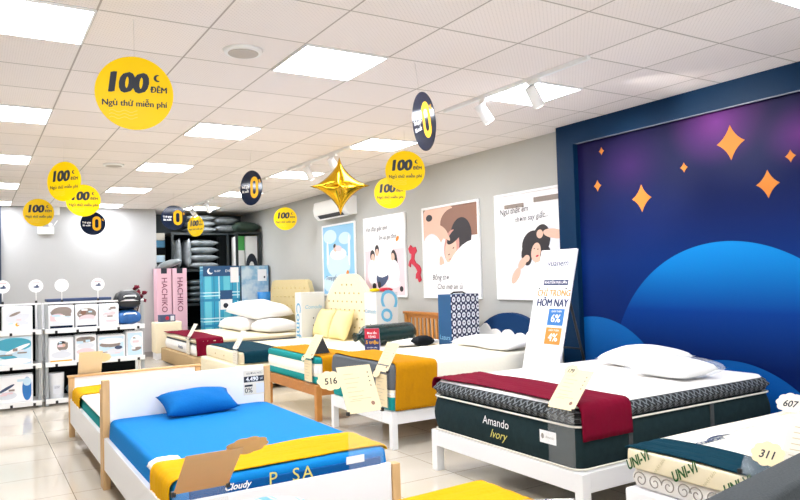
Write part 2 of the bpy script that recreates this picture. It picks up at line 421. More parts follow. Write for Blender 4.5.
structure('baseboard_back', MB().box(.42, 3.10, 14.305, 14.32, 0, .1), mat('grey_skirting', '#8f8d89', .5))

# night-sky feature panel on the right wall
t = thing('wall_mural', 'navy framed night-sky mural with orange stars and a large blue moon', 'mural', (5.05, 3.0, 0))
fm = MB(); PX = 5.065; Y0, Y1 = .4, 5.17
fm.box(PX, WX-.002, 4.94, Y1, 0, CZ-.002); fm.box(PX, WX-.002, Y0, 4.94, 2.70, CZ-.002)
obj('surround', fm, NAVY, t)
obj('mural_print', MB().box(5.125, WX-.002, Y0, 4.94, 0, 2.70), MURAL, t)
obj('edge_trim', MB().box(PX-.004, PX+.012, Y0, 4.90, 2.69, 2.70), mat('dull_aluminium', '#6f7683', .45, metal=.6), t, bevel=.003)
mfr = Frame((5.125, 0, 0), (0, -1, 0), (0, 0, 1))
STAR = mat('star_print', '#cf7f38', .5, spec=.1)
def star4(cx, cy, r, k=.5, n=5):
    pts = []
    for q in range(4):
        a = q*PI/2; p0 = (math.cos(a)*r*(1 if q % 2 else .86), math.sin(a)*r*(1 if q % 2 else .86)); a1 = a+PI/2
        rr = (1 if (q+1) % 2 else .86)
        p1 = (math.cos(a1)*r*rr, math.sin(a1)*r*rr); c = (math.cos(a+PI/4)*r*k*.8, math.sin(a+PI/4)*r*k*.8)
        for i in range(n):
            s = i/n; pts.append((cx+(1-s)**2*p0[0]+2*s*(1-s)*c[0]+s*s*p1[0], cy+(1-s)**2*p0[1]+2*s*(1-s)*c[1]+s*s*p1[1]))
    return pts
for (sy, sz, r) in [(3.305, 2.428, .14), (3.018, 2.062, .108), (4.185, 2.081, .124), (2.838, 2.245, .048), (4.696, 2.258, .055), (3.737, 2.293, .043), (4.631, 2.582, .038)]:
    obj('star', MB().prism(star4(-sy, sz, r), mfr, .0025), STAR, t)

# ------------------------------------------------------------------ ceiling fittings
x0c, y0c = .5675, 3.9325
lp = None
ORD = {-4: 'nearest the camera', 0: 'first', 4: 'second', 8: 'third', 12: 'fourth', 16: 'fifth'}
for i, row in ((-1, 'left'), (2, 'middle'), (5, 'right')):
    for j in (-4, 0, 4, 8, 12, 16):
        cx, cy = x0c+(i+.5)*.6, y0c+(j+.5)*.6
        if j == -4 and i < 5:
            lab = 'square LED ceiling panel nearest the shop front in the %s row' % row
        elif j == -4: lab = 'square LED ceiling panel in front of the mural, the nearest one'
        else: lab = 'square LED ceiling panel, %s from the front in the %s row' % (ORD[j], row)
        if lp is None:
            lp = thing('ceiling_light', lab, 'light', (cx, cy, CZ), 0, 'LED ceiling panels')
            f = MB(); a, b = .298, .285
            for q in ((-a, a, -a, -b), (-a, a, b, a), (-a, -b, -b, b), (b, a, -b, b)): f.box(*q, -.012, 0)
            obj('frame', f, WMET, lp, local=True)
            obj('diffuser', MB().box(-b, b, -b, b, -.008, -.001), LED, lp, local=True)
        else: dup(lp, (cx, cy, CZ), label=lab)
vt = None
for (i, j, lab) in ((1, 0, 'round white ceiling speaker nearest the camera'), (1, 8, 'round white ceiling speaker far back above the discs')):
    c = (x0c+(i+.5)*.6, y0c+(j+.5)*.6, CZ)
    if vt is None:
        vt = thing('ceiling_speaker', lab, 'speaker', c, 0, 'round ceiling speakers')
        obj('rim', MB().cyl((0, 0, -.02), (0, 0, 0), .115, .125, 32), PLAST, vt, local=True)
        obj('grille', MB().cyl((0, 0, -.024), (0, 0, -.018), .092, .097, 32), mat('speaker_grille', '#bdb6ae', .8), vt, local=True)
    else: dup(vt, c, label=lab)
# track rails and spotlights
def spot(loc, aim, lab, proto=[None], lamp=False):
    if proto[0] is None:
        r = thing('track_spotlight', lab, 'spotlight', loc, 0, 'white track spotlights'); proto[0] = r
        obj('adapter', MB().box(-.017, .017, -.06, .06, -.03, 0), PLAST, r, local=True, bevel=.004)
        obj('yoke', MB().cyl((0, 0, -.09), (0, 0, -.03), .009), PLAST, r, local=True)
        d = Vector((.55, 0, -.83)).normalized(); p = Vector((0, 0, -.12))
        h = obj('lamp_head', MB().cyl(p-d*.08, p+d*.085, .042, .047, 20), PLAST, r, local=True)
        obj('lens', MB().cyl(p+d*.083, p+d*.088, .036, .036, 20), SPOTE, h, local=True)
    else: r = dup(proto[0], loc, label=lab)
    r.rotation_euler = (0, 0, aim)
    return r
def rail(x, ya, yb, lab):
    o = obj('light_track', MB().box(-.017, .017, 0, yb-ya, -.03, 0), PLAST, loc=(x, ya, CZ), local=True, bevel=.004)
    tag(o, lab, 'light track', 'ceiling light tracks')
rail(3.567, 3.3, 5.0, 'white ceiling light track nearest the navy mural')
rail(3.567, 6.8, 8.6, 'white ceiling light track above the gold star balloon')
rail(3.567, 9.4, 10.6, 'white ceiling light track behind the side-turned navy disc')
rail(3.567, 12.0, 13.6, 'farthest white ceiling light track above the storage racks')
SP = [(3.85, 0, 'white track spotlight at the lower right beside the bright panel'), (4.45, -.3, 'white track spotlight left of the bright panel by mural'),
      (7.25, .2, 'white track spotlight just above the gold balloon tip'), (7.95, .1, 'white track spotlight left of the gold balloon'),
      (9.85, .3, 'white track spotlight right of the navy disc turned sideways'), (12.35, .1, 'white track spotlight in the far alcove, right of the pair'), (13.3, -.2, 'white track spotlight in the far alcove, left of the pair')]
for y, a, lab in SP: spot((3.567, y, CZ-.03), a, lab)
for k, (y, tx, ty, tz) in enumerate([(3.85, 5.1, 3.3, 2.62), (4.45, 5.1, 4.2, 2.3)]):
    ld = bpy.data.lights.new('spot_beam', 'SPOT'); ld.energy = SPOTW; ld.spot_size = math.radians(46); ld.spot_blend = .8; ld.shadow_soft_size = .04; ld.color = (1, .95, .88); ld.specular_factor = .15
    lo = bpy.data.objects.new('spot_beam', ld); COL.objects.link(lo); lo.location = (3.66, y, CZ-.24)
    d = Vector((tx, ty, tz))-lo.location; lo.rotation_euler = d.to_track_quat('-Z', 'Y').to_euler()

# ------------------------------------------------------------------ hanging discs
def disc_parts(r, kind, faded=False):
    fr = Frame((0, -.0025, 0), (1, 0, 0), (0, 0, 1)); frb = Frame((0, .0025, 0), (-1, 0, 0), (0, 0, 1))
    obj('disc', MB().cyl((0, -.0025, 0), (0, .0025, 0), .2, .2, 48), YEL if kind == 'y' else NAVYP, r, local=True)
    L = MB()
    for f in (fr, frb):
        if kind == 'y':
            L.text('100', f, -.045, .05, .15, mi=0, bold=.003, shear=.14, sx=.96, fat=.0065)
            L.text('ĐÊM', f, .124, .022, .046, mi=0, fat=.0018, sx=.95)
            L.text('Ngủ thử miễn phí', f, .0, -.058, .046, mi=0, fat=.0014, sx=.98)
            mo = [(.118+.02*math.cos(q), .088+.02*math.sin(q)) for q in [math.radians(a) for a in range(60, 301, 20)]]
            mo += [(.126+.014*math.cos(q), .089+.014*math.sin(q)) for q in [math.radians(a) for a in range(280, 79, -20)]]
            L.flat(mo, f, .001, 0)
        else:
            L.text('Trả góp', f, -.1, .016, .042, mi=0, fat=.0012); L.text('lãi suất', f, -.1, -.034, .042, mi=0, fat=.0012)
            L.text('%', f, .155, .062, .05, mi=1, bold=.001)
    obj('lettering', L, [INK] if kind == 'y' else [WINK, AMBER], r, local=True)
    if kind == 'n':
        Z = MB()
        for f in (fr, frb):
            def cap(rx, ry, mi, off):
                pts = []
                for q in range(0, 181, 15): pts.append((.06+rx*math.cos(math.radians(q)), ry+rx*math.sin(math.radians(q))))
                for q in range(180, 361, 15): pts.append((.06+rx*math.cos(math.radians(q)), -ry+rx*math.sin(math.radians(q))))
                Z.flat(pts, f, off, mi)
            cap(.068, .055, 0, .001); cap(.028, .048, 1, .0015)
        obj('zero_emblem', Z, [AMBER, NAVYP], r, local=True)
    else:
        W = MB()
        for f in (fr, frb):
            for k in range(3):
                y = -.1-.018*k; pts = [(-.13+.013*q*1.0, y+.006*math.sin(q*1.3)) for q in range(12)]
                W.flat(pts+[(a, b-.003) for a, b in pts[::-1]], f, .0008, 0)
        obj('wave_motif', W, mat('deep_yellow_print', '#f6d24a', .5), r, local=True)
    obj('hanging_wire', MB().cyl((0, 0, .199), (0, 0, CZ-2.5), .0012, n=6), mat('nylon_line', '#cfcac4', .4), r, local=True)
DISCS = [('y', .75, 3.93, 2.478, .19, 'yellow 100-night disc hanging nearest, alone and largest of all'),
         ('y', .783, 7.72, 2.495, .80, 'yellow 100-night disc overlapping another, the upper left one of the pair'),
         ('y', 1.174, 9.45, 2.5, .12, 'yellow 100-night disc half tucked behind a higher yellow disc'),
         ('y', .801, 11.2, 2.5, .1, 'leftmost yellow 100-night disc in front of the emergency light'),
         ('n', 1.763, 13.0, 2.5, .1, 'small navy zero-percent disc below the two overlapping yellow discs'),
         ('n', 2.796, 11.6, 2.5, .25, 'navy zero-percent disc at the alcove corner'),
         ('y', 3.61, 13.3, 2.5, 1.0, 'small narrow yellow 100-night disc in front of the storage racks'),
         ('n', 2.714, 7.65, 2.5, 1.25, 'navy zero-percent disc turned sideways, left of the balloon'),
         ('y', 4.653, 11.4, 2.5, .38, 'small yellow 100-night disc on the grey wall left of the balloon'),
         ('y', 3.701, 5.9, 2.5, .52, 'yellow 100-night disc right of the balloon, the larger front one'),
         ('y', 4.5, 7.55, 2.5, .5, 'yellow 100-night disc partly behind a larger disc right of the balloon'),
         ('n', 2.639, 3.95, 2.5, 1.776, 'navy zero-percent disc turned nearly edge-on with white glare')]
pro = {}
for kind, x, y, z, rz, lab in DISCS:
    rz = -rz
    if kind not in pro:
        pro[kind] = thing('hanging_disc', lab, 'hanging sign', (x, y, z), rz, 'round promotion discs hung from the ceiling'); disc_parts(pro[kind], kind)
    else: dup(pro[kind], (x, y, z), (.13 if 'edge-on' in lab else 0, 0, rz), lab)

# gold foil star balloon
b = MB(); n = 40
def star_r(a): 
    p = .66; return .325/(abs(math.cos(a))**p+abs(math.sin(a))**p)**(1/p)+.012
def r_m(a): return (1-star_r(a)/.34)/.5*.6+.25
def bal(u, v, sg):
    a = 2*PI*u; r = star_r(a)*v; th = .12*(max(0, 1-v**2))**.6*(.35+.65*(r_m(a)))
    return (r*math.cos(a)*1.02, sg*th, r*math.sin(a))
b.grid(lambda u, v: bal(u, v, -1), 64, 10); b.grid(lambda u, v: bal(1-u, v, 1), 64, 10)
bt = thing('star_balloon', 'shiny gold four-pointed foil star balloon hanging before the air conditioner', 'balloon', (3.56, 7.08, 2.485), -.45)
obj('foil_body', b, GOLD, bt, local=True)
obj('string', MB().cyl((0, 0, .3), (0, 0, CZ-2.485), .0012, n=6), mat('nylon_line', '#cfcac4', .4), bt, local=True)
obj('crease_print', MB().text('yêu', Frame((0, -.098, -.03), (1, 0, 0), (0, 0, 1)), .03, 0, .09, mi=0, bold=.003, rot=.5), mat('dark_gold_print', '#a87d14', .4, metal=.6), bt, local=True)

# ------------------------------------------------------------------ right wall: posters, air conditioner, red map
PFR = mat('poster_frame_white', '#f4f4f4', .4)
def poster(y_left, y_right, lab, art, z0=1.14, z1=2.345):
    w = y_left-y_right; h = z1-z0
    r = thing('wall_poster', lab, 'poster', (WX, y_left, z0), 0, 'white framed posters on the grey wall')
    f = MB(); X = WX-.002; e = .028; d = .03
    f.box(X-d, X, y_right, y_left, z0, z0+e); f.box(X-d, X, y_right, y_left, z1-e, z1)
    f.box(X-d, X, y_right, y_right+e, z0+e, z1-e); f.box(X-d, X, y_left-e, y_left, z0+e, z1-e)
    obj('frame', f, PFR, r, bevel=.004)
    fr = Frame((X-d+.012, y_left, z0), (0, -1, 0), (0, 0, 1))
    p = MB(); L = MB(); 
    p.box(X-d+.016, X, y_right+e, y_left-e, z0+e, z1-e, 0)
    mats = art(p, L, fr, w, h); obj('print', p, mats[0], r)
    if L.v: obj('lettering', L, mats[1], r)
    return r
def clip_blob(p, fr, w, h, cx, cy, rx, ry, rot, off, mi, e=.03, n=28):
    c, d = math.cos(rot), math.sin(rot)
    pts = [(cx+rx*math.cos(t)*c-ry*math.sin(t)*d, cy+rx*math.cos(t)*d+ry*math.sin(t)*c) for t in [2*PI*i/n for i in range(n)]]
    pts = [(min(max(x, e), w-e), min(max(y, e), h-e)) for x, y in pts]; p.k = getattr(p, 'k', 0)+1; p.flat(pts, fr, getattr(p, 'base', .0008)+p.k*.00013, mi)
def art_woman(p, L, fr, w, h):       # sleeper laughing on white bedding
    B = lambda x, y, rx, ry, *a: clip_blob(p, fr, w, h,   .06+x*.92, y*.9-.07, rx*.85, ry*.85, *a)
    B(.62, .36, .56, .33, .1, .0005, 2); B(.2, .25, .2, .12, .5, .0007, 1); B(.9, .8, .26, .16, -.3, .0006, 2)
    B(.60, .76, .2, .16, .5, .001, 3); B(.76, .80, .16, .2, -.4, .0012, 3); B(.50, .62, .1, .13, .2, .0013, 3); B(.82, .64, .1, .1, .3, .0013, 3)
    B(.98, .86, .2, .06, -.15, .0014, 4); B(.74, .87, .06, .055, .2, .0022, 4)      # raised forearm and hand
    B(.30, .38, .06, .13, -.7, .0014, 4); B(.42, .53, .055, .1, -.9, .0015, 4); B(.5, .585, .06, .045, .3, .0022, 4)
    B(.665, .655, .085, .125, -.35, .0018, 4); B(.70, .555, .07, .05, .3, .0017, 4)
    B(.64, .70, .014, .006, .2, .0026, 3); B(.70, .69, .014, .006, .2, .0026, 3); B(.685, .61, .028, .012, .3, .0026, 5)
    B(.68, .38, .36, .16, .25, .002, 1); B(.62, .2, .4, .12, .1, .0021, 1)
    p.rect(fr, .17, .50, 1.03, 1.075, .0008, 6); p.rect(fr, .66, 1.1, 1.06, 1.115, .0008, 6)
    L.text('Ngủ thật êm', fr, .33, 1.0, .092, .0062, 0, shear=.2, rot=.03); L.text('thơm say giấc...', fr, .62, .905, .085, .0062, 0, shear=.2, rot=.05)
    return [PRW, PRW, PRG, HAIR, SKIN, RED, PRBRN], [INK]
def art_child(p, L, fr, w, h):       # child asleep, hand on the head
    B = lambda *a: clip_blob(p, fr, w, h, *a)
    p.rect(fr, .03, w-.03, .78, h-.03, .0003, 6); B(.25, .95, .28, .3, 0, .0006, 4); B(.52, 1.05, .2, .25, .3, .0007, 4); B(.72, .95, .3, .2, 0, .0005, 6)
    B(.22, .55, .26, .3, .2, .001, 2); B(.25, .62, .2, .2, .2, .0012, 1)
    B(.86, .78, .22, .24, -.5, .0014, 3); B(.66, .66, .16, .22, -.35, .0016, 5); B(.64, .62, .12, .18, -.3, .0017, 4)
    B(.74, .8, .2, .07, .5, .0022, 3); B(.45, .86, .16, .07, -.5, .0024, 4); B(.56, .8, .09, .03, -.7, .0025, 4)
    B(.44, .45, .05, .1, .3, .002, 4); B(.60, .56, .02, .007, .4, .003, 3); B(.70, .64, .02, .007, .4, .003, 3); B(.62, .50, .03, .01, .3, .003, 5)
    B(.95, .36, .5, .3, .55, .0026, 1); B(.65, .25, .55, .22, .1, .0027, 1); B(.2, .2, .25, .2, 0, .0024, 1)
    B(.17, 1.06, .075, .045, 0, .003, 3)
    L.text('Bồng thơ', fr, .40, .27, .1, .0062, 0, shear=.2); L.text('Cho mẹ an ủi', fr, .60, .15, .1, .0062, 0, shear=.2)
    return [PRW, PRW, PRG, HAIR, SKIN, SKIN2, BROWN], [INK]
def art_family(p, L, fr, w, h):
    B = lambda *a: clip_blob(p, fr, w, h, *a)
    p.rect(fr, .03, w-.03, .03, .7, .0003, 2); B(.55, .55, .35, .3, 0, .0006, 1)
    B(.26, .62, .075, .09, .2, .001, 3); B(.27, .585, .055, .065, .2, .0014, 4); B(.40, .70, .065, .08, 0, .001, 3); B(.40, .665, .05, .055, 0, .0014, 4)
    B(.25, .36, .14, .2, .1, .0012, 1); B(.42, .46, .09, .16, -.2, .0011, 5)
    B(.88, .60, .07, .085, 0, .001, 3); B(.93, .5, .06, .16, .1, .0009, 3); B(.86, .58, .05, .06, 0, .0014, 4); B(.88, .34, .15, .2, -.1, .0012, 1)
    B(.58, .24, .16, .06, .5, .0016, 6); B(.45, .28, .08, .1, -.3, .0015, 6); B(.85, .2, .2, .07, 0, .0016, 5); B(.3, .16, .06, .05, 0, .0018, 3); B(.45, .18, .05, .05, 0, .0018, 3)
    B(.6, .42, .25, .12, .2, .0014, 1); B(1.0, .84, .05, .03, .6, .002, 7); B(1.08, .12, .05, .04, 0, .002, 3)
    L.text('Vun đắp giấc tình', fr, .40, 1.02, .09, .0062, 0, shear=.2); L.text('ấm áp gia đình', fr, .72, .88, .085, .0062, 0, shear=.2)
    return [PRW, PRW, PRP, HAIR, SKIN, PRG, PRJ, ORANGE], [INK]
def art_cloud(p, L, fr, w, h):       # baby asleep on a cloud bed
    B = lambda *a: clip_blob(p, fr, w, h, *a)
    p.rect(fr, .03, w-.03, .03, h-.03, .0003, 1)
    for a in ((.3, 1.0, .25, .12), (.85, .95, .22, .1), (.6, .5, .42, .2), (.35, .55, .2, .16), (.85, .52, .18, .16), (.3, .2, .3, .14), (.85, .2, .3, .14)): B(*a, 0, .0006, 2)
    B(.6, .70, .3, .1, 0, .001, 0); B(.2, .72, .035, .2, 0, .0011, 0); B(1.0, .75, .035, .25, 0, .0011, 0)
    B(.5, .80, .07, .06, 0, .0016, 4); B(.62, .79, .12, .05, -.1, .0015, 5); B(.47, .84, .05, .03, .4, .0018, 3)
    L.text('Trong giấc mơ', fr, .42, .30, .1, .0062, 0, shear=.2); L.text('có mây', fr, .72, .15, .1, .0062, 0, shear=.2); B(.93, .38, .05, .04, .5, .002, 6)
    return [PRW, PRSKY, PRLB, HAIR, SKIN, PRP, ORANGE], [PRJ]
poster(6.32, 5.10, 'white framed poster of a laughing dark-haired woman lying in white bedding', art_woman)
poster(7.86, 6.62, 'white framed poster of a sleeping child with a hand on its head', art_child)
poster(9.52, 8.30, 'white framed poster of a family in white gathered on a bed', art_family)
poster(11.03, 9.81, 'white framed poster of a baby on a cloud against blue sky', art_cloud)
# red map-shaped wall decoration
rd = MB(); rf = Frame((WX-.002, 8.27, 1.40), (0, -1, 0), (0, 0, 1))
mp = [(.02, .42), (.08, .47), (.13, .43), (.2, .44), (.23, .38), (.17, .33), (.16, .27), (.2, .22), (.29, .18), (.33, .12), (.30, .05), (.33, -.02), (.27, -.05), (.24, .0), (.19, .0), (.2, .06), (.24, .1), (.2, .15), (.12, .2), (.07, .22), (.06, .16), (.01, .19), (.04, .25), (.09, .28), (.1, .34), (.05, .36)]
rd.prism(mp, rf, .012)
tag(obj('wall_decoration', rd, RED, loc=(WX-.002, 8.2, 1.4)), 'crimson ragged paper decoration stuck on grey wall between posters', 'wall decoration')
# split air conditioner
ac = thing('air_conditioner', 'white split air conditioner high on the grey wall', 'air conditioner', (WX, 10.4, 2.45))
ya, yb = 10.95, 9.76
prof = [(0, 0), (-.15, .0), (-.2, .05), (-.22, .15), (-.2, .27), (-.17, .29), (0, .29)]
m = MB(); fr = Frame((WX-.002, ya, 2.45), (1, 0, 0), (0, 0, 1)); m.prism(prof, fr, ya-yb)
obj('body', m, PLAST, ac, bevel=.012)
obj('air_outlet', MB().add([(WX-.206, y, z) if z > 2.46 else (WX-.155, y, z) for y in (9.9, ya-.14) for z in (2.445, 2.5)], [(0, 1, 3, 2)]), mat('dark_outlet', '#3a3c3e', .6), ac)
obj('louvre', MB().box(WX-.19, WX-.13, 9.85, ya-.1, 2.425, 2.435), PLAST, ac)
obj('display_label', MB().box(WX-.226, WX-.22, 9.88, 9.98, 2.56, 2.66), mat('grey_label', '#8d9296', .5), ac)
# emergency light and sensor on the back wall
el = thing('emergency_light', 'white twin-head emergency light box on the back wall', 'emergency light', (1.14, 14.32, 2.4))
obj('housing', MB().rbox(1.0, 1.27, 14.24, 14.318, 2.39, 2.53, .012), PLAST, el)
for x in (1.06, 1.21): obj('lamp_head', MB().cyl((x, 14.23, 2.57), (x, 14.3, 2.55), .035, .03, 14), PLAST, el)
obj('antenna', MB().cyl((1.25, 14.29, 2.53), (1.33, 14.29, 2.65), .006, n=6), PLAST, el)
tag(obj('sensor_box', MB().rbox(1.26, 1.37, 14.26, 14.318, 2.75, 2.9, .01), PLAST, loc=(1.315, 14.3, 2.75)), 'small white sensor box high on back wall under the ceiling', 'sensor')

# ------------------------------------------------------------------ bed helpers
def drape(name, pts, sweep0, sweep1, axis, m, lab, group='bed runners', wav=.006, seed=0, edge=.012, thick=.006):
    """cloth strip: pts = polyline across the bed (other axis, z); swept along axis from sweep0 to sweep1"""
    P = []
    for (a, z), (a2, z2) in zip(pts, pts[1:]):
        k = max(2, int(math.hypot(a2-a, z2-z)/.03))
        for i in range(k): P.append((a+(a2-a)*i/k, z+(z2-z)*i/k))
    P.append(pts[-1]); n = len(P)-1
    # smooth the corners a little
    for _ in range(2): P = [P[0]]+[((P[i-1][0]+2*P[i][0]+P[i+1][0])/4, (P[i-1][1]+2*P[i][1]+P[i+1][1])/4) for i in range(1, n)]+[P[-1]]
    def fn(u, v):
        i = min(n, int(round(v*n))); a, z = P[i]
        s = sweep0+(sweep1-sweep0)*u + edge*math.sin(9*v+seed)*(abs(u-.5)*2)
        w = wav*math.sin(23*u+7*v+seed)+wav*.6*math.sin(41*u-11*v+seed*3)
        hang = P[i][1] < max(z_ for _, z_ in P)-.03
        da = (abs(w)*(-1 if a < (P[0][0]+P[-1][0])/2 else 1)) if hang else 0
        dz = abs(w)*.6 if not hang else 0
        return (s, a+da, z+dz) if axis == 'x' else (a+da, s, z+dz)
    mb = MB().grid(fn, 24, n)
    c = Vector((0, 0, 0))
    for v in mb.v: c += Vector(v)
    c /= len(mb.v); zmin = min(v[2] for v in mb.v)
    o = obj(name, mb, m, loc=(c.x, c.y, zmin), solid=0)
    md = o.modifiers.new('thick', 'SOLIDIFY'); md.thickness = thick; md.offset = 0
    return tag(o, lab, 'bed runner', group)
def ring_pts(x0, x1, y0, y1, z, r=.05, n=5):
    pts = []
    for cx, cy, a0 in ((x1-r, y1-r, 0), (x0+r, y1-r, 90), (x0+r, y0+r, 180), (x1-r, y0+r, 270)):
        for i in range(n+1): a = math.radians(a0+90*i/n); pts.append((cx+r*math.cos(a), cy+r*math.sin(a), z))
    return pts
def slab(x0, x1, y0, y1, z0, z1, r=.05, bul=.012, mi=0, nz=6, rr=.025, top=None, topmi=None):
    """mattress block: rounded plan, softly bulging sides, rounded rims"""
    mb = MB(); rings = []
    prof = []
    for i in range(4): a = PI/2*i/3; prof.append((rr*(1-math.sin(a)), z0+rr*(1-math.cos(a))))
    for i in range(1, nz): s = i/nz; prof.append((-bul*math.sin(PI*s), z0+rr+(z1-z0-2*rr)*s))
    for i in range(4): a = PI/2*i/3; prof.append((rr*(1-math.cos(a)), z1-rr+rr*math.sin(a)))
    vs = []; n = None
    for ins, z in prof:
        p = ring_pts(x0+ins, x1-ins, y0+ins, y1-ins, z, r); n = len(p); vs += p
    fs = [(i*n+k, i*n+(k+1) % n, (i+1)*n+(k+1) % n, (i+1)*n+k) for i in range(len(prof)-1) for k in range(n)]
    mb.add(vs, fs, mi, True); mb.add(vs[:n], [tuple(range(n))[::-1]], mi)
    # dense top grid with slight quilting
    mb.add(vs[-n:], [tuple(range(n))], mi if topmi is None else topmi, True)
    return mb

# price sign on an acrylic stand, built in its own frame: x right, y back, z up; origin at foot of the lower plate
def price_sign(loc, rz, lab, number, lower=False, low=.33, cloud=(-.1, .2), cw=.065, card=True, tint=PAPER, tilt=30):
    r = thing('price_sign', lab, 'price sign', loc, rz, 'price signs on acrylic stands')
    w = .105; L = .27 if card else .13; ta = math.radians(tilt); s, c = math.sin(ta), math.cos(ta)
    obj('stand', MB().prism([(0, 0), (.004, 0), (.004, low), (.004+L*s, low+L*c), (L*s, low+L*c+.002), (0, low+.002)], Frame((-w, 0, 0), (0, 1, 0), (0, 0, 1)), 2*w), CLEAR, r, local=True)
    fr = Frame((0, -.002, low), (1, 0, 0), (0, s, c))
    k = MB().prism([(-w, .0), (w, .0), (w, L), (-w, L)], fr, .0015); o = obj('card', k, tint, r, local=True) if card else None
    ln = MB() if card else None
    for i in range(7 if card else 0):
        y = L*.82-i*.026; x1 = .03+.05*((i*37) % 10)/10; ln.rect(fr, -w+.03, -w+.03+x1+.03, y, y+.004, .002, 0)
        if i < 4: ln.rect(fr, w-.032, w-.024, y, y+.007, .002, 1)
    if card:
        ln.rect(fr, -.06, .06, .075, .079, .002, 0); ln.blob(fr, .06, .045, .012, .012, 0, .002, 2); obj('print', ln, [mat('faint_ink', '#c0b090', .6), INK, BROWN], o, local=True)
    for x in (-w, w): obj('clip', MB().box(x-.008, x+.008, -.008, .008, low-.008, low+.012), BLACK, r, local=True)
    if lower:
        lf = Frame((0, -.0015, 0), (1, 0, 0), (0, 0, 1)); q = MB().prism([(-w+.01, .02), (w-.01, .02), (w-.01, low-.02), (-w+.01, low-.02)], lf, .0012)
        o2 = obj('lower_card', q, tint, r, local=True); l2 = MB()
        for i in range(8): l2.rect(lf, -w+.03, .05-.03*(i % 3), low-.06-i*.03, low-.056-i*.03, .0018, 0)
        obj('print', l2, [mat('faint_ink', '#c0b090', .6)], o2, local=True)
    fc = Frame((0, -.006, low), (1, 0, 0), (0, s, c)); cx, cy = cloud
    pts = []; nl = 9
    for i in range(nl*5):
        a = 2*PI*i/(nl*5); e = 1+.13*abs(math.sin(a*nl/2)); pts.append((cx+cw*e*math.cos(a), cy+cw*.72*e*math.sin(a)))
    cl = obj('cloud_tag', MB().prism(pts, fc, .0015), tint, r, local=True)
    if number: obj('lettering', MB().text(number, fc, cx, cy-.005, cw*.72, .0022, bold=.001, shear=.15), INK, cl, local=True)
    return r

# ------------------------------------------------------------------ front left bed (blue cover)
def oak_bed(lab, loc_y, y0, y1, head_at_min, foot_z, head_z, cap):
    X0, X1 = .77, 2.02
    r = thing('display_bed', lab, 'bed', ((X0+X1)/2, (y0+y1)/2, 0), 0, 'white beds with pale oak posts')
    yh, yf = (y0, y1) if head_at_min else (y1, y0); sh = 1 if head_at_min else -1
    for x in (X0, X1-.05): obj('headboard_post', MB().box(x, x+.05, min(yh, yh+sh*.055), max(yh, yh+sh*.055), 0, head_z-.002), OAK, r, bevel=.004)
    a, b = sorted((yh+sh*.012, yh+sh*.045)); obj('headboard', MB().box(X0+.05, X1-.05, a, b, .16, head_z), WHITE, r, bevel=.006)
    for x in (X0, X1-.05): obj('footboard_post', MB().box(x, x+.05, min(yf, yf-sh*.055), max(yf, yf-sh*.055), 0, foot_z-.005), OAK, r, bevel=.004)
    a, b = sorted((yf-sh*.012, yf-sh*.045)); obj('footboard', MB().box(X0+.05, X1-.05, a, b, .13, foot_z), WHITE, r, bevel=.006)
    if cap: a, b = sorted((yf-sh*.0, yf-sh*.06)); obj('cap_rail', MB().box(X0-.01, X1+.01, a, b, foot_z, foot_z+.018), OAKX, r, bevel=.003)
    for x in (X0+.008, X1-.038): obj('side_rail', MB().box(x, x+.03, y0+.055, y1-.055, .14, .365), WHITE, r, bevel=.004)
    obj('slat_base', MB().box(X0+.038, X1-.038, y0+.05, y1-.05, .20, .225), OAKX, r)
    return r
f1 = oak_bed('white bed with pale oak posts under the bright blue cover', 0, 3.36, 5.395, False, .415, .768, False)
hf = Frame((0, 5.35, 0), (1, 0, 0), (0, 0, 1)); hl = MB()
hl.rect(hf, 1.80, 1.975, .545, .735, .0012, 0); hl.rect(hf, 1.805, 1.97, .645, .69, .002, 1); hl.rect(hf, 1.81, 1.875, .61, .625, .002, 1)
hl.rect(hf, 1.905, 1.97, .555, .63, .002, 4)
hl.text('4.490', hf, 1.872, .667, .045, .003, 2, bold=.0012); hl.text('LE', hf, 1.948, .667, .024, .003, 2); hl.text('0%', hf, 1.842, .58, .055, .003, 3, bold=.0004)
hl.text('GIƯỜNG NGỦ', hf, 1.89, .712, .02, .003, 3)
obj('price_label', hl, [PAPERB, INK, WINK, INK, PRG], f1)
mz = .49
r = thing('mattress', 'bright blue covered mattress on the bed with a price label headboard', 'mattress', (1.41, 4.37, .226), 0, 'mattresses')
obj('cover', slab(.812, 1.978, 3.412, 5.345, .226, mz, .06, .006, rr=.03), BLUE, r)
obj('foot_band', MB().box(.87, 1.915, 3.392, 3.41, .25, .455), BLUED, r, bevel=.006)
ff = Frame((0, 3.391, 0), (1, 0, 0), (0, 0, 1)); tx = MB()
for ch_, px_ in (('P', 1.285), ('S', 1.41), ('A', 1.475)): obj('lettering', MB().text(ch_, ff, px_, .44, .095, .002, 0), GOLDINK, r)
tx.text('Cloudy', ff, 1.10, .44, .045, .002, 1, bold=.001, shear=.3); tx.rect(ff, 1.70, 1.81, .445, .485, .002, 1)
obj('lettering', tx, [GOLDINK, WINK], r)
drape('bed_runner', [(.795, .30), (.795, mz+.008), (1.985, mz+.008), (1.991, .47)], 3.46, 3.86, 'y', LEMON, 'yellow cloth runner across the bright blue bed', seed=1)
drape('sheet_edge', [(.80, .46), (.80, mz+.004), (.95, mz+.004)], 3.86, 3.97, 'y', SHEET, 'white cloth edge beside yellow runner on the blue bed', seed=2)
p = MB(); Mx = Euler((math.radians(20), 0, math.radians(4))).to_matrix(); p.pillow((1.40, 5.18, .57), .54, .29, .15, Mx, seed=1, n=18)
tag(obj('pillow', p, BLUED if False else mat('blue_pillow_cotton', '#0a68b0', .8, noise=.05, nscale=60, bump=.15), loc=(1.36, 5.19, .49)), 'bright blue pillow leaning against the white headboard', 'pillow', 'pillows')
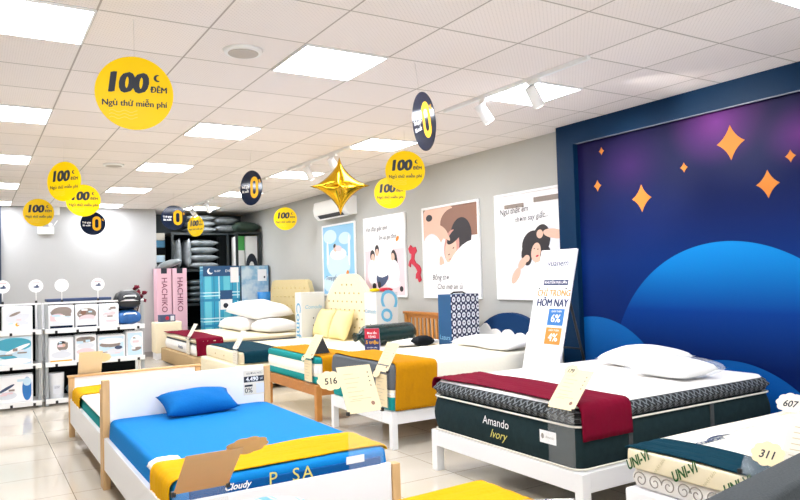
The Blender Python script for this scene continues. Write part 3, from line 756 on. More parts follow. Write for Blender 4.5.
price_sign((1.80, 3.345, .425), 0, 'cream price sign with cloud tag on the blue bed foot', '516', low=.295, cloud=(-.16, .20), cw=.07)

# second oak bed behind it
f2 = oak_bed('white bed with oak cap rail behind the blue bed', 0, 5.41, 7.43, True, .565, .70, True)
r = thing('mattress', 'white topped mattress with teal side behind the blue bed', 'mattress', (1.41, 6.42, .226), 0, 'mattresses')
obj('body', slab(.812, 1.978, 5.47, 7.37, .226, .44, .05, .004), TEAL, r); obj('top_quilt', slab(.806, 1.984, 5.462, 7.376, .442, .475, .05, .004, rr=.012), SHEET, r)
drape('bed_runner', [(.792, .27), (.792, .483), (1.985, .483)], 6.75, 7.25, 'y', LEMON, 'yellow cloth runner at the far end of white and teal bed', seed=4)
price_sign((.96, 7.436, .26), PI, 'cream price sign seen from behind above the far white bed', None, low=.31, cloud=(-.115, .19), cw=.065)

# ------------------------------------------------------------------ metal or wood beds with heads at the right wall
def plain_bed(lab, x0, x1, y0, y1, rz0, rz1, leg, m, name='display_bed', group='leggy bed frames'):
    r = thing(name, lab, 'bed', ((x0+x1)/2, (y0+y1)/2, 0), 0, group)
    for x, y in ((x0, y0), (x0, y1-leg), (x1-leg, y0), (x1-leg, y1-leg)): obj('leg', MB().box(x, x+leg, y, y+leg, 0, rz1-.001), m[1], r, bevel=.004)
    obj('foot_rail', MB().box(x0+.003, x0+leg-.003, y0+leg, y1-leg, rz0, rz1), m[0], r, bevel=.004); obj('head_rail', MB().box(x1-leg+.003, x1-.003, y0+leg, y1-leg, rz0, rz1), m[0], r, bevel=.004)
    for y in (y0+.003, y1-leg+.003): obj('side_rail', MB().box(x0+leg, x1-leg, y, y+leg-.006, rz0, rz1), m[0], r, bevel=.004)
    s = MB()
    for k in range(10):
        x = x0+leg+(x1-x0-2*leg-.08)*k/9; s.box(x, x+.08, y0+leg-.003, y1-leg+.003, rz1-.035, rz1-.003)
    obj('slats', s, m[0], r)
    return r
# Amando bed
plain_bed('white powder-coated bed frame under the slate green mattress', 2.915, 4.98, 2.865, 4.385, .185, .30, .065, (WMET, WMET))
r = thing('mattress', 'slate green pillow-top mattress with zigzag band and white lettering', 'mattress', (3.94, 3.62, .302), 0, 'mattresses')
a0, a1, b0, b1 = 2.93, 4.84, 2.905, 4.365
obj('body', slab(a0, a1, b0, b1, .302, .555, .07, .016), SLATE, r)
pt = obj('pillow_top', slab(a0-.005, a1, b0-.005, b1+.005, .562, .655, .07, .014, rr=.03, topmi=1), [ZIG, SHEET], r)
obj('top_quilt', slab(a0+.02, a1-.03, b0+.02, b1-.02, .64, .672, .07, .004, rr=.014), SHEET, r)
for z, q in ((.31, .004), (.553, .006)): obj('piping', MB().tube(ring_pts(a0-q, a1+q, b0-q, b1+q, z, .07), .0065, 6, closed=True), PIPE, r)
for x in (3.33, 4.12): obj('side_strap', MB().box(x, x+.035, b0-.021, b0-.015, .32, .55), GREYL, r)
ff = Frame((a0-.018, 0, 0), (0, -1, 0), (0, 0, 1)); tx = MB()
obj('lettering', MB().text('Amando', ff, -3.62, .47, .078, .002, 0, shear=.1), WINK, r); obj('lettering', MB().text('Ivory', ff, -3.60, .392, .08, .002, 0, shear=.45), GOLDINK, r)
lb = MB(); lb.rect(ff, -3.20, -3.06, .425, .50, .001, 0); lb.blob(ff, -3.175, .465, .012, .016, 0, .002, 1); lb.text('Amando', ff, -3.112, .463, .022, .002, 1)
obj('fabric_label', lb, [WINK, GINK], r)
drape('bed_runner', [(2.882, .475), (2.882, .683), (4.38, .683), (4.387, .60)], 2.945, 3.36, 'x', MAROON, 'maroon cloth runner across the slate green mattress', seed=3, wav=.005)
price_sign((2.868, 2.975, .335), -PI/2, 'cream price sign leaning back above the slate green mattress', '179', low=.325, cloud=(-.065, .26), cw=.05, tilt=41)
p = MB(); p.pillow((4.52, 3.74, .75), .42, .66, .16, Euler((0, -.12, -.1)).to_matrix(), seed=2, n=18)
tag(obj('pillow', p, mat('white_pillow_cotton', '#f5f2ee', .85, bump=.12, nscale=20), loc=(4.47, 3.8, .67)), 'plain white pillow by the mural at the head of slate mattress', 'pillow', 'pillows')
r = thing('pillow', 'white pillow in clear plastic bag by the mural', 'pillow', (4.26, 3.27, .672), 0, 'pillows')
p = MB(); p.pillow((4.26, 3.27, .735), .36, .50, .13, Euler((0, -.05, -.05)).to_matrix(), seed=5, n=18, pw=.4); obj('cushion', p, mat('white_pillow_cotton', '#f5f2ee', .85), r)
p = MB(); p.pillow((4.26, 3.27, .738), .42, .60, .14, Euler((0, -.05, -.05)).to_matrix(), seed=6, n=18, pw=.36); obj('plastic_bag', p, BAGP, r)

# bed with grey foot and mustard runner
plain_bed('white powder-coated bed frame under mustard runner and grey-ended mattress', 2.965, 4.98, 5.045, 6.21, .205, .312, .055, (WMET, WMET))
r = thing('mattress', 'thick white mattress with charcoal foot and teal lower band', 'mattress', (3.97, 5.63, .314), 0, 'mattresses')
a0, a1, b0, b1 = 2.985, 4.96, 5.06, 6.20
obj('body', slab(a0, a1, b0, b1, .314, .70, .05, .008), IVORY, r)
obj('lower_band', slab(a0-.006, a0+.25, b0-.006, b1+.006, .316, .44, .05, .004, rr=.012), TEAL, r)
obj('white_stripe', slab(a0-.008, a0+.25, b0-.006, b1+.006, .442, .47, .05, .002, rr=.008), SHEET, r)
obj('foot_cover', slab(a0-.008, a0+.25, b0-.008, b1+.008, .472, .702, .05, .008, rr=.02), GREYF, r)
drape('bed_runner', [(5.035, .32), (5.04, .712), (6.20, .712), (6.222, .66)], 3.005, 3.42, 'x', MUST, 'mustard cloth runner hanging down beside the white metal leg', seed=5)
price_sign((2.955, 5.19, .325), -PI/2, 'narrow cream price sign on the grey-ended mattress beside mustard runner', None, lower=True, low=.315, cloud=(-.05, -.02), cw=.05)
p = MB(); p.pillow((4.50, 5.72, .75), .42, .66, .11, Euler((0, -.05, .05)).to_matrix(), seed=3, n=18)
tag(obj('pillow', p, mat('white_pillow_cotton', '#f5f2ee', .85), loc=(4.5, 5.72, .70)), 'white pillow before the arched navy headboard', 'pillow', 'pillows')
p = MB(); p.pillow((4.45, 5.32, .755), .42, .5, .11, Euler((0, -.1, 0)).to_matrix(), seed=4, n=18)
tag(obj('pillow', p, mat('white_pillow_cotton', '#f5f2ee', .85), loc=(4.5, 5.3, .70)), 'white pillow lying beside the leaning promotion board', 'pillow', 'pillows')
hb = thing('headboard', 'navy arched headboard with white cloud edge', 'headboard', (5.03, 5.9, 0), 0, 'upholstered headboards')
fr = Frame((5.0, 5.92, 0), (0, -1, 0), (0, 0, 1)); R = .80; cz = .21
arc = [(R*math.cos(math.radians(a)), cz+R*math.sin(math.radians(a))) for a in range(0, 181, 6)]
obj('panel', MB().prism([(R, .05)]+arc+[(-R, .05)], Frame((5.05, 5.92, 0), (0, -1, 0), (0, 0, 1)), .06), mat('navy_upholstery', '#123560', .8, noise=.08, nscale=40), hb, bevel=.015)
cl = MB(); pts = [(.78, .1)]
lob = [(.66, .78, .17), (.40, .76, .12), (.2, .73, .11), (.0, .75, .12), (-.22, .74, .13), (-.44, .79, .16), (-.66, .76, .17)]
prev = None; poly = []
for x in [i/100 for i in range(78, -79, -2)]:
    zt = .60
    for (lx, lz, lr) in lob:
        if abs(x-lx) < lr: zt = max(zt, lz+math.sqrt(lr*lr-(x-lx)**2)-lr*.35)
    lim = cz+math.sqrt(max(0, (R-.02)**2-x*x)); poly.append((x, min(zt, lim)))
obj('cloud_trim', MB().prism([(.78, .1)]+poly+[(-.78, .1)], Frame((4.989, 5.92, 0), (0, -1, 0), (0, 0, 1)), .025), SHEET, hb, bevel=.006)

# pine bed with slatted headboard
pb = plain_bed('orange pine bed frame with slatted headboard', 2.945, 5.0, 6.50, 7.93, .255, .365, .06, (PINE, PINEV), group='leggy bed frames')
for y in (6.60, 8.06): obj('headboard_post', MB().box(5.002, 5.05, y, y+.05, 0, .93), PINEV, pb, bevel=.004)
obj('top_rail', MB().box(4.99, 5.06, 6.58, 8.13, .93, .965), PINE, pb, bevel=.005)
obj('lower_rail', MB().box(5.01, 5.04, 6.65, 8.06, .45, .52), PINE, pb, bevel=.004)
obj('upper_rail', MB().box(5.01, 5.04, 6.65, 8.06, .885, .928), PINE, pb, bevel=.004)
for k in range(15):
    y = 6.70+k*.092; obj('slat', MB().box(5.015, 5.035, y, y+.042, .52, .885), PINEV, pb, bevel=.003)
r = thing('mattress', 'mattress with teal and white striped foot on orange pine bed', 'mattress', (3.97, 7.2, .367), 0, 'mattresses')
a0, a1, b0, b1 = 2.97, 4.95, 6.53, 7.91
obj('body', slab(a0, a1, b0, b1, .367, .635, .05, .008), IVORY, r)
obj('lower_stripe', slab(a0-.006, a0+.3, b0-.006, b1+.006, .369, .455, .05, .004, rr=.012), TEAL, r)
obj('white_stripe', slab(a0-.006, a0+.3, b0-.006, b1+.006, .457, .565, .05, .004, rr=.012), SHEET, r)
obj('upper_stripe', slab(a0-.006, a0+.3, b0-.006, b1+.006, .567, .637, .05, .004, rr=.012), TEAL, r)
drape('bed_runner', [(6.512, .40), (6.516, .645), (7.90, .645), (7.93, .61)], 3.01, 3.44, 'x', MUST, 'mustard cloth runner across the striped pine bed', seed=7)
price_sign((2.94, 6.68, .37), -PI/2, 'narrow cream price sign on the striped pine bed', None, lower=True, low=.255, cloud=(-.09, .0), cw=.045)

# cream bed with dark teal runner
r = thing('divan_bed', 'cream upholstered bed base under dark teal runner', 'bed', (3.95, 9.64, 0), 0, 'upholstered bed bases')
obj('base', MB().rbox(2.86, 4.96, 8.84, 10.42, .06, .345, .025), CREAM, r)
for x, y in ((2.95, 8.9), (2.95, 10.3), (4.85, 8.9), (4.85, 10.3)): obj('leg', MB().cyl((x, y, 0), (x, y, .07), .03), BLACK, r)
r = thing('mattress', 'cream foam mattress under dark teal runner', 'mattress', (3.95, 9.64, .347), 0, 'mattresses')
obj('body', slab(2.94, 4.93, 8.87, 10.40, .347, .50, .04, .003, rr=.015), CREAM, r)
sm = MB()
for y in (9.1, 9.5, 9.9): sm.box(2.932, 2.936, y, y+.02, .41, .43)
obj('button', sm, mat('amber_button', '#b08a3c', .5), r)
drape('bed_runner', [(8.852, .36), (8.856, .508), (10.41, .508)], 2.99, 3.60, 'x', TEALD, 'dark teal cloth runner on the cream mattress', seed=8)
price_sign((2.92, 8.98, .33), -PI/2, 'narrow white price sign by the dark teal runner', None, lower=True, low=.22, cloud=(-.07, .24), cw=.04, tint=PAPERB)
def tufted(name, lab, xa, yc, pts, m, rows, loc):
    h = thing(name, lab, 'headboard', loc, 0, 'upholstered headboards')
    obj('panel', MB().prism(pts, Frame((xa+.07, yc, 0), (0, -1, 0), (0, 0, 1)), .08), m, h, bevel=.02)
    fr = Frame((xa-.012, yc, 0), (0, -1, 0), (0, 0, 1)); bm_ = mat('tufting_thread', '#c2ab70', .7)  # buttons in a darker thread than the panel
    for (u, z) in rows: obj('tufting_button', MB().cyl(fr.p(u, z, -.002), fr.p(u, z, .010), .017, .009, 10), bm_, h)
    return h
cr = []
for i in range(41):
    u = -.82+1.64*i/40; a = abs(u)/.82
    z = 1.08+.42*(1 if a < .16 else max(0, math.cos((a-.16)/.84*PI/2))**1.2) if a < .93 else 1.08-.5*(a-.93)
    cr.append((u, z))
tufted('headboard', 'tall cream tufted headboard with crown-shaped top', 4.97, 9.72, [(-.82, .05)]+cr+[(.82, .05)], CREAM,
       [(u+(.08 if k % 2 else 0), .55+k*.13) for k in range(7) for u in [-.64+.16*q for q in range(9)] if .55+k*.13 < 1.08+.36*max(0, math.cos(abs(u+(.08 if k % 2 else 0))/.82*PI/2))-.06], (5.0, 9.72, 0))
BUT = mat('butter_yellow_cushion', '#f0e0a4', .85, bump=.1, nscale=20)
for y, lab in ((10.22, 'butter yellow cushion on left against the crown headboard'), (9.62, 'butter yellow cushion on right against the crown headboard')):
    p = MB(); p.pillow((4.80, y, .72), .50, .56, .2, Euler((0, math.radians(-68), 0)).to_matrix(), seed=y, n=16)
    tag(obj('cushion', p, BUT, loc=(4.82, y, .5)), lab, 'cushion', 'butter yellow cushions')

# far bed with maroon runner
r = thing('divan_bed', 'tan upholstered bed base under the far maroon runner', 'bed', (3.95, 12.2, 0), 0, 'upholstered bed bases')
obj('base', MB().rbox(2.93, 4.94, 11.05, 13.3, .02, .255, .02), TAN, r)
for x, y in ((3.0, 11.1), (3.0, 13.2), (4.85, 11.1), (4.85, 13.2)): obj('foot', MB().cyl((x, y, 0), (x, y, .03), .03), BLACK, r)
r = thing('mattress', 'white pillow-top mattress under the far maroon runner', 'mattress', (3.95, 12.2, .257), 0, 'mattresses')
a0, a1, b0, b1 = 3.0, 4.92, 11.1, 13.25
obj('body', slab(a0, a1, b0, b1, .257, .43, .06, .01), SHEET, r); obj('dark_band', slab(a0+.01, a1-.01, b0+.01, b1-.01, .432, .458, .06, 0, rr=.008), GREYF, r)
obj('pillow_top', slab(a0-.005, a1, b0-.005, b1+.005, .46, .535, .06, .012, rr=.025), CREAM, r)
tx = MB(); ff = Frame((a0-.012, 0, 0), (0, -1, 0), (0, 0, 1)); tx.text('Amando', ff, -12.1, .35, .09, .002, 0, bold=.002, shear=.2); obj('lettering', tx, [PRJ], r)
drape('bed_runner', [(11.085, .27), (11.088, .545), (13.25, .545)], 2.985, 3.42, 'x', MAROON, 'maroon cloth runner on the farthest white mattress', seed=9)
price_sign((2.975, 11.55, .25), -PI/2, 'narrow white price sign by the far maroon runner', None, lower=True, low=.27, cloud=(-.07, .24), cw=.03, tint=PAPERB)
dv = MB(); dv.pillow((4.42, 12.55, .59), .95, 1.25, .24, None, seed=2, n=24, pw=.35, ex=5, flat=.2)
tag(obj('folded_duvet', dv, SHEET, loc=(4.42, 12.55, .535)), 'bulky folded white duvet on the far bed, bottom of the heap', 'duvet', 'white bedding on the far bed')
dv = MB(); dv.pillow((4.45, 11.52, .60), .6, .78, .22, Euler((0, 0, .1)).to_matrix(), seed=3, n=16, ex=4, flat=.25, pw=.4)
tag(obj('pillow', dv, mat('white_pillow_cotton', '#f5f2ee', .85), loc=(4.5, 11.5, .535)), 'white pillow at the near edge of the far bed', 'pillow', 'white bedding on the far bed')
dv = MB(); dv.pillow((4.48, 12.35, .845), .8, 1.3, .26, Euler((.08, -.05, .1)).to_matrix(), seed=7, n=20, pw=.4, ex=4, flat=.2)
tag(obj('pillow', dv, mat('white_pillow_cotton', '#f5f2ee', .85), loc=(4.48, 12.35, .78)), 'plump white pillow on top of the folded duvet', 'pillow', 'white bedding on the far bed')
tufted('headboard', 'beige tufted headboard with clipped corners by the far bed', 4.97, 12.05, [(-.95, .05), (.95, .05), (.95, 1.2), (.84, 1.40), (.72, 1.43), (-.72, 1.43), (-.84, 1.40), (-.95, 1.2)],
       mat('beige_upholstery', '#cdbb8c', .85, noise=.05), [(-.8+.2*q+(.1 if k % 2 else 0), .8+.16*k) for k in range(4) for q in range(8)], (5.0, 12.05, 0))

# ------------------------------------------------------------------ things in the gaps and on the beds
def carton(name, lab, x0, x1, y0, y1, h, body, deco, cat='box', group='rolled mattress cartons'):
    r = thing(name, lab, cat, ((x0+x1)/2, (y0+y1)/2, 0), 0, group)
    obj('carton', MB().box(x0, x1, y0, y1, 0, h, 0, face=body[1]), body[0], r, bevel=.004)
    deco(r, Frame((x0, y1, 0), (0, -1, 0), (0, 0, 1)), Frame((x0, y0, 0), (1, 0, 0), (0, 0, 1)), y1-y0, x1-x0); return r
CART = mat('white_carton', '#e6e4e0', .6); CARTS = mat('pale_grey_carton', '#cfd0cf', .6)
LOGOB = mat('cyan_print', '#62acd0', .5)
def deco_comfy(r, fl, ff, wl, wf):
    L = MB(); L.text('Comfy', ff, wf*.55, .80, .36, .002, 0, rot=-PI/2, bold=.004, shear=.1)
    L.text('Comode', fl, wl*.5, .98, .085, .002, 0, shear=.2); 
    for z in (.8, .7, .6): L.blob(fl, wl*.5, z, .012, .012, 0, .002, 1)
    obj('lettering', L, [LOGOB, INK], r)
    obj('top_flap', MB().box(root_of(r).location.x-wf/2+.01, root_of(r).location.x+wf/2-.01, root_of(r).location.y-wl/2+.01, root_of(r).location.y+wl/2-.01, 1.232, 1.236), CARTS, r)
def deco_c2(r, fl, ff, wl, wf):
    L = MB(); L.text('Comfy', fl, wl*.5, .72, .25, .002, 0, rot=-PI/2, bold=.004)
    L.text('Comode', ff, wf*.5, .98, .085, .002, 0, shear=.2)
    for z in (.8, .68, .56): L.blob(ff, wf*.5, z, .012, .012, 0, .002, 1)
    obj('lettering', L, [LOGOB, INK], r)
carton('mattress_carton', 'white mattress carton with big pale blue C beside slatted pine headboard', 4.55, 4.885, 8.07, 8.40, 1.23, ([CART, CARTS], [0, 0, 1, 0, 0, 0]), deco_comfy)
carton('mattress_carton', 'white mattress carton in front of the crown headboard with blue edge lettering', 4.52, 4.93, 10.48, 10.74, 1.22, ([CART, CARTS], [0, 0, 1, 0, 0, 0]), deco_c2)
def deco_navy(r, fl, ff, wl, wf):
    L = MB(); L.text('Lazura', fl, wl*.5, .75, .075, .002, 0); obj('lettering', L, [PRSKY], r)
    c = root_of(r).location; obj('carry_handle', MB().tube([(c.x-.1, c.y, 1.226), (c.x-.06, c.y, 1.245), (c.x+.06, c.y, 1.245), (c.x+.1, c.y, 1.226)], .01), BLACK, r)
carton('mattress_carton', 'navy mattress carton printed with white medallions by the arched headboard', 4.45, 4.835, 6.235, 6.485, 1.225, ([mat('petrol_blue_carton', '#1a5280', .5), DOTS], [0, 0, 1, 0, 0, 0]), deco_navy)
# bright cloth bundle on the white carton
cb = thing('cloth_bundle', 'yellow and red cloth bundle lying on white carton', 'cloth bundle', (4.7, 8.22, 1.238))
p = MB(); p.pillow((4.63, 8.24, 1.26), .15, .1, .05, Euler((0, 0, .4)).to_matrix(), n=8); obj('yellow_cloth', p, mat('vivid_yellow_cloth', '#e8d21c', .7), cb)
p = MB(); p.pillow((4.77, 8.2, 1.262), .2, .12, .055, Euler((0, 0, -.2)).to_matrix(), n=8); obj('red_cloth', p, RED, cb)
# dark green wrapped bolster
r = thing('wrapped_bolster', 'dark green plastic-wrapped bolster roll lying on the pine bed', 'bolster', (4.2, 7.25, .64))
def bol(u, v):
    a = 2*PI*v; x = 3.77+.84*u; e = min(u, 1-u); rr = .122*min(1, (e*9)**.5 if e > 0 else 0)*(1+.05*math.sin(13*a+u*40)*.5)
    rr = max(rr, .02); return (x, 7.12+.10*u+rr*math.cos(a), .762+rr*math.sin(a))
obj('roll', MB().grid(bol, 40, 24), DGREEN, r)
p = MB(); obj('gathered_end', MB().cyl((3.72, 7.117, .758), (3.79, 7.12, .762), .055, .03, 12), DGREEN, r)
p = MB(); p.pillow((4.35, 6.83, .675), .60, .36, .075, Euler((0, 0, .1)).to_matrix(), seed=2)
tag(obj('folded_blanket', p, SHEET, loc=(4.35, 6.83, .64)), 'white folded blanket on the pine bed before the bolster', 'blanket')
p = MB(); p.pillow((4.33, 6.64, .70), .26, .16, .12, None, seed=2, n=10)
tag(obj('small_pouch', p, mat('black_cloth', '#181c20', .7), loc=(4.36, 6.62, .64)), 'small black pouch beside the navy medallion carton', 'pouch')
# tent card
r = thing('tent_card', 'red and navy tent card standing on the pine bed', 'tent card', (3.66, 6.66, .654))
tf = Frame((3.60, 6.66, .654), (.78, -.62, 0), (0, 0, 1)); w = .19
tk = MB(); tk.prism([(0, 0), (.16, 0), (.16, .235), (0, .235)], tf, .004); obj('front_panel', tk, mat('navy_card', '#1d2b63', .5), r)
tk = MB(); tk.rect(tf, .002, .158, .125, .233, .0048, 0); tk.text('Mua lần', tf, .08, .185, .032, .006, 1, bold=.0006); tk.text('TẶNG', tf, .08, .145, .03, .006, 1, bold=.0006); tk.text('5 triệu', tf, .08, .085, .05, .006, 2, bold=.001)
tk.text('cho đơn nệm', tf, .08, .03, .02, .006, 1)
obj('print', tk, [RED, WINK, AMBER], r)
tb = Frame((3.60+.05, 6.66+.065, .654), (.78, -.62, 0), (0, 0, 1))
obj('back_panel', MB().add([tf.p(.16, 0), tf.p(.16, .235), tb.p(.16, 0), tf.p(0, 0), tf.p(0, .235), tb.p(0, 0)], [(1, 2, 5, 4)]), mat('lilac_card', '#cfc3dd', .6), r, solid=.003)
# black tent stand on cream bed
tx_, ty_ = 3.14, 6.80
r = MB(); r.add([(tx_-.08, ty_-.06, .655), (tx_+.08, ty_-.06, .655), (tx_-.08, ty_+.06, .655), (tx_+.08, ty_+.06, .655), (tx_-.02, ty_, .83), (tx_+.02, ty_, .83)], [(0, 1, 5, 4), (3, 2, 4, 5), (0, 4, 2), (1, 3, 5), (0, 2, 3, 1)])
tag(obj('tent_stand', r, BLACK, loc=(tx_, ty_, .655)), 'black tent-shaped stand on the mustard runner of the striped bed', 'tent card')

# leaning promotion board between the beds
r = thing('promotion_board', 'tall white promotion board leaning back between two beds', 'sign board', (4.13, 4.665, 0))
lean = Vector((.44, 0, 1.64)); ll = lean.length; bf = Frame((4.12, 4.895, .006), (0, -1, 0), lean); w = .45
k = MB().prism([(0, 0), (w, 0), (w, ll), (0, ll)], bf, .02, 0, -.02); obj('panel', k, PRW, r, bevel=.003)
tx = MB()
tx.text('vuanem', bf, w*.55, ll-.13, .085, .002, 0, fat=.0012); tx.rect(bf, .1, .41, ll-.335, ll-.285, .001, 0); tx.text('KHUYẾN MẠI LỚN', bf, .255, ll-.31, .034, .002, 4, fat=.0005)
tx.text('CHỈ TRONG', bf, .25, ll-.41, .08, .002, 1, fat=.003, sx=.92); tx.text('HÔM NAY', bf, .25, ll-.50, .098, .002, 0, fat=.0045, sx=.86)
for i, (a, c, n1) in enumerate(((ll-.70, 3, '6%'), (ll-.87, 1, '4%'), (ll-1.04, 2, '3%'))):
    tx.rect(bf, .225, .42, a, a+.15, .001, c); tx.text(n1, bf, .325, a+.06, .1, .002, 4, fat=.002); tx.text('GIẢM THÊM', bf, .323, a+.125, .024, .002, 4)
obj('print', tx, [mat('printed_navy', '#1d2f5c', .5), ORANGE, PRG, PRBLUE, WINK, GINK], r)
for y in (4.50, 4.84): obj('back_leg', MB().cyl((4.83, y, .012), (4.47, y, 1.3), .012, n=8), BLACK, r)
obj('brace', MB().cyl((4.62, 4.50, .75), (4.62, 4.84, .75), .008, n=8), BLACK, r)

# ------------------------------------------------------------------ near bed with yellow runner (bottom of the view)
r = thing('display_bed', 'low white bed frame at the front of the room', 'bed', (1.4, 2.1, 0), 0, 'leggy bed frames')
obj('platform', MB().box(.62, 2.10, 1.5, 2.70, .16, .26), WHITE, r, bevel=.006)
for x, y in ((.64, 1.55), (2.03, 1.55), (.64, 2.62), (2.03, 2.62)): obj('leg', MB().box(x, x+.05, y, y+.05, 0, .16), WHITE, r)
r = thing('mattress', 'white mattress at the front of the room with a yellow runner', 'mattress', (1.4, 2.1, .262), 0, 'mattresses')
obj('body', slab(.62, 2.11, 1.49, 2.72, .262, .44, .06, .008), SHEET, r)
drape('bed_runner', [(.60, .30), (.605, .45), (2.115, .45), (2.13, .30)], 2.36, 2.71, 'y', LEMON, 'yellow cloth runner corner at the front of the room', seed=11)
tl = MB(); nf = Frame((1.98, 2.33, .462), (.86, -.5, 0), (.5, .86, 0))
tl.pillow((1.99, 2.20, .467), .36, .26, .03, Euler((0, 0, -.5)).to_matrix(), n=12); 
o = obj('folded_towel', tl, SHEET, loc=(1.99, 2.2, .455)); tag(o, 'white folded towel with blue lettering on yellow runner', 'towel')
tx = MB(); tx.text('Comfy', Frame((2.01, 2.25, .486), (.86, -.5, 0), (.5, .86, 0)), 0, 0, .05, .003, 0, shear=.3, bold=.001); obj('lettering', tx, [PRJ], o, local=False)
r = thing('packaged_pillow', 'pillow in teal and white wave-patterned wrapping, bottom left foreground', 'pillow', (.95, 2.42, .45), 0, 'pillows')
p = MB(); p.pillow((.85, 2.38, .56), .50, .40, .21, Euler((-.15, 0, -.1)).to_matrix(), seed=3, n=18); obj('wrapping', p, WAVE, r)
price_sign((.745, 2.738, .29), PI, 'tan-backed price sign seen from behind beside the blue bed', None, low=.355, cloud=(-.12, .275), cw=.075, tint=mat('backlit_card_back', '#c8955a', .6), tilt=47)  # tan tint paints the shaded, backlit look of the cream card

# ------------------------------------------------------------------ bottom right: cream bed with green lettering, grey bed
r = thing('divan_bed', 'white bed base under two stacked mattresses at lower right', 'bed', (3.95, 1.85, 0), 0, 'upholstered bed bases')
obj('base', MB().rbox(2.93, 4.96, 1.08, 2.58, .03, .30, .012), WHITE, r)
r = thing('mattress', 'lower quilted mattress with grey scrollwork at lower right', 'mattress', (3.95, 1.85, .302), 0, 'mattresses')
obj('body', slab(2.965, 4.95, 1.10, 2.565, .302, .405, .05, .008), SHEET, r)
sc = MB(); ff = Frame((2.955, 0, 0), (0, -1, 0), (0, 0, 1))
for yy in (2.45, 2.28, 2.12, 1.95, 1.78):
    for sg in (1, -1):
        pts = []
        for i in range(22): a = i*.42; rr = .042*(1-i/26); pts.append(ff.p(-yy+sg*(.044+rr*math.cos(a)), .355+rr*math.sin(a), .0))
        sc.tube(pts, .003, 5)
obj('scroll_embroidery', sc, GINK, r)
r = thing('mattress', 'cream mattress with green lettering under teal runner', 'mattress', (3.95, 1.85, .407), 0, 'mattresses')
obj('body', slab(2.945, 4.95, 1.10, 2.58, .407, .503, .035, .002, rr=.01), CREAM, r)
GR = mat('green_thread', '#245a22', .6); GRL = mat('pale_gold_thread', '#c2b783', .6)
tx = MB(); ff = Frame((2.942, 0, 0), (0, -1, 0), (0, 0, 1))
for i, yy in enumerate((2.50, 2.22, 1.94, 1.66)):
    obj('lettering', MB().text('UNI-VI', ff, -yy, .452, .07, .0015, 0, bold=.002, shear=.3, rot=.55, sx=.8), GR, r); obj('lettering', MB().text('NHẬT BẢN', ff, -yy+.14, .455, .02, .0015, 0, rot=.9), GRL, r)
sh = MB(); sh.grid(lambda u, v: (3.19+1.72*u+.03*math.sin(9*v)+.02*math.sin(21*v), 1.12+1.455*v, .51+.004*math.sin(9*u+3)*math.sin(6*v)), 30, 30)
o = obj('mattress_sheet', sh, IVORY, loc=(4.0, 1.85, .506)); md = o.modifiers.new('thick', 'SOLIDIFY'); md.thickness = .006; md.offset = 0
tag(o, 'ivory cover sheet with gold lettering on the cream mattress', 'sheet')
tx = MB(); tf = Frame((0, 0, .5185), (1, 0, 0), (0, 1, 0))
for x, y in ((3.75, 2.42), (4.25, 2.25), (4.35, 2.5), (3.8, 2.1), (4.0, 1.9)): obj('lettering', MB().text('U N I V E R S E', tf, x, y, .035, .001, 0, bold=.001), GRL, o)
tx.text('COMFORT', tf, 3.36, 2.36, .05, .001, 1, shear=.3, bold=.002); tx.flat([(3.36+.22*q/10, 2.385+.03*math.sin(PI*q/10)) for q in range(11)]+[(3.58-.22*q/10, 2.38+.012*math.sin(PI*q/10)) for q in range(11)], tf, .001, 1)
obj('lettering', tx, [GRL, PRJ], o)
drape('bed_runner', [(2.583, .50), (2.578, .512), (1.12, .512)], 2.955, 3.24, 'x', TEALD, 'dark teal cloth runner along the cream lettered mattress', seed=12)
price_sign((2.925, 1.81, .31), -PI/2, 'cloud price tag numbered 311 at lower right', '311', low=.22, cloud=(.0, .105), cw=.07, card=False)
price_sign((3.0, 1.685, .485), -PI/2, 'white price sheet under a cloud tag numbered 607 at right edge', '607', low=.05, cloud=(-.12, .33), cw=.06, tint=PAPERB)
r = thing('upholstered_bed', 'grey upholstered bed end at the lower right corner', 'bed', (2.3, .8, 0), math.radians(9.5))
obj('headboard', MB().rbox(-.85, .56, .445, .585, .06, .775, .02), GREYL, r, local=True)
obj('stitching', MB().box(-.84, .55, .442, .446, .655, .662).box(-.84, .55, .442, .446, .60, .607), GREYF, r, local=True)
obj('base', MB().rbox(-.82, .53, -1.3, .44, .08, .30, .02), GREYL, r, local=True)
for x, y in ((-.75, -1.2), (.45, -1.2), (-.75, .5), (.45, .5)): obj('foot', MB().box(x, x+.06, y, y+.06, 0, .08), BLACK, r, local=True)

# ------------------------------------------------------------------ left: product display shelving
SHZ = [.075, .515, .915]; SY0, SY1 = 9.42, 9.9
def gondola(lab, x0, x1):
    r = thing('display_shelf', lab, 'display shelf', ((x0+x1)/2, 9.65, 0), 0, 'white product display units')
    for x in (x0, x1-.035): obj('upright', MB().box(x, x+.035, SY0+.02, SY0+.06, 0, 1.23), mat('grey_slotted_steel', '#9fa3a4', .5), r, bevel=.003)
    for x in (x0, x1-.035): obj('upright', MB().box(x, x+.035, SY1-.04, SY1, 0, 1.23), WMET, r, bevel=.003)
    obj('back_panel', MB().box(x0+.035, x1-.035, SY1-.03, SY1-.015, .04, 1.22), CHAR, r)
    for z in SHZ:
        s = obj('shelf_board', MB().box(x0+.002, x1-.002, SY0+.0, SY1-.03, z-.03, z), WMET, r)
        obj('price_rail', MB().box(x0, x1, SY0-.02, SY0, z-.045, z+.012), PLAST, s, bevel=.003)
        q = MB(); n = 5
        for k in range(n): x = x0+.12+(x1-x0-.2)*k/(n-1); q.box(x-.014, x+.014, SY0-.028, SY0-.018, z-.045, z-.012)
        obj('label_clip', q, BLACK, s)
    obj('top_bar', MB().box(x0, x1, SY0+.02, SY0+.05, 1.225, 1.245), WMET, r)
    return r
gondola('white display shelf of bedding packs at the far left', -.47, .69)
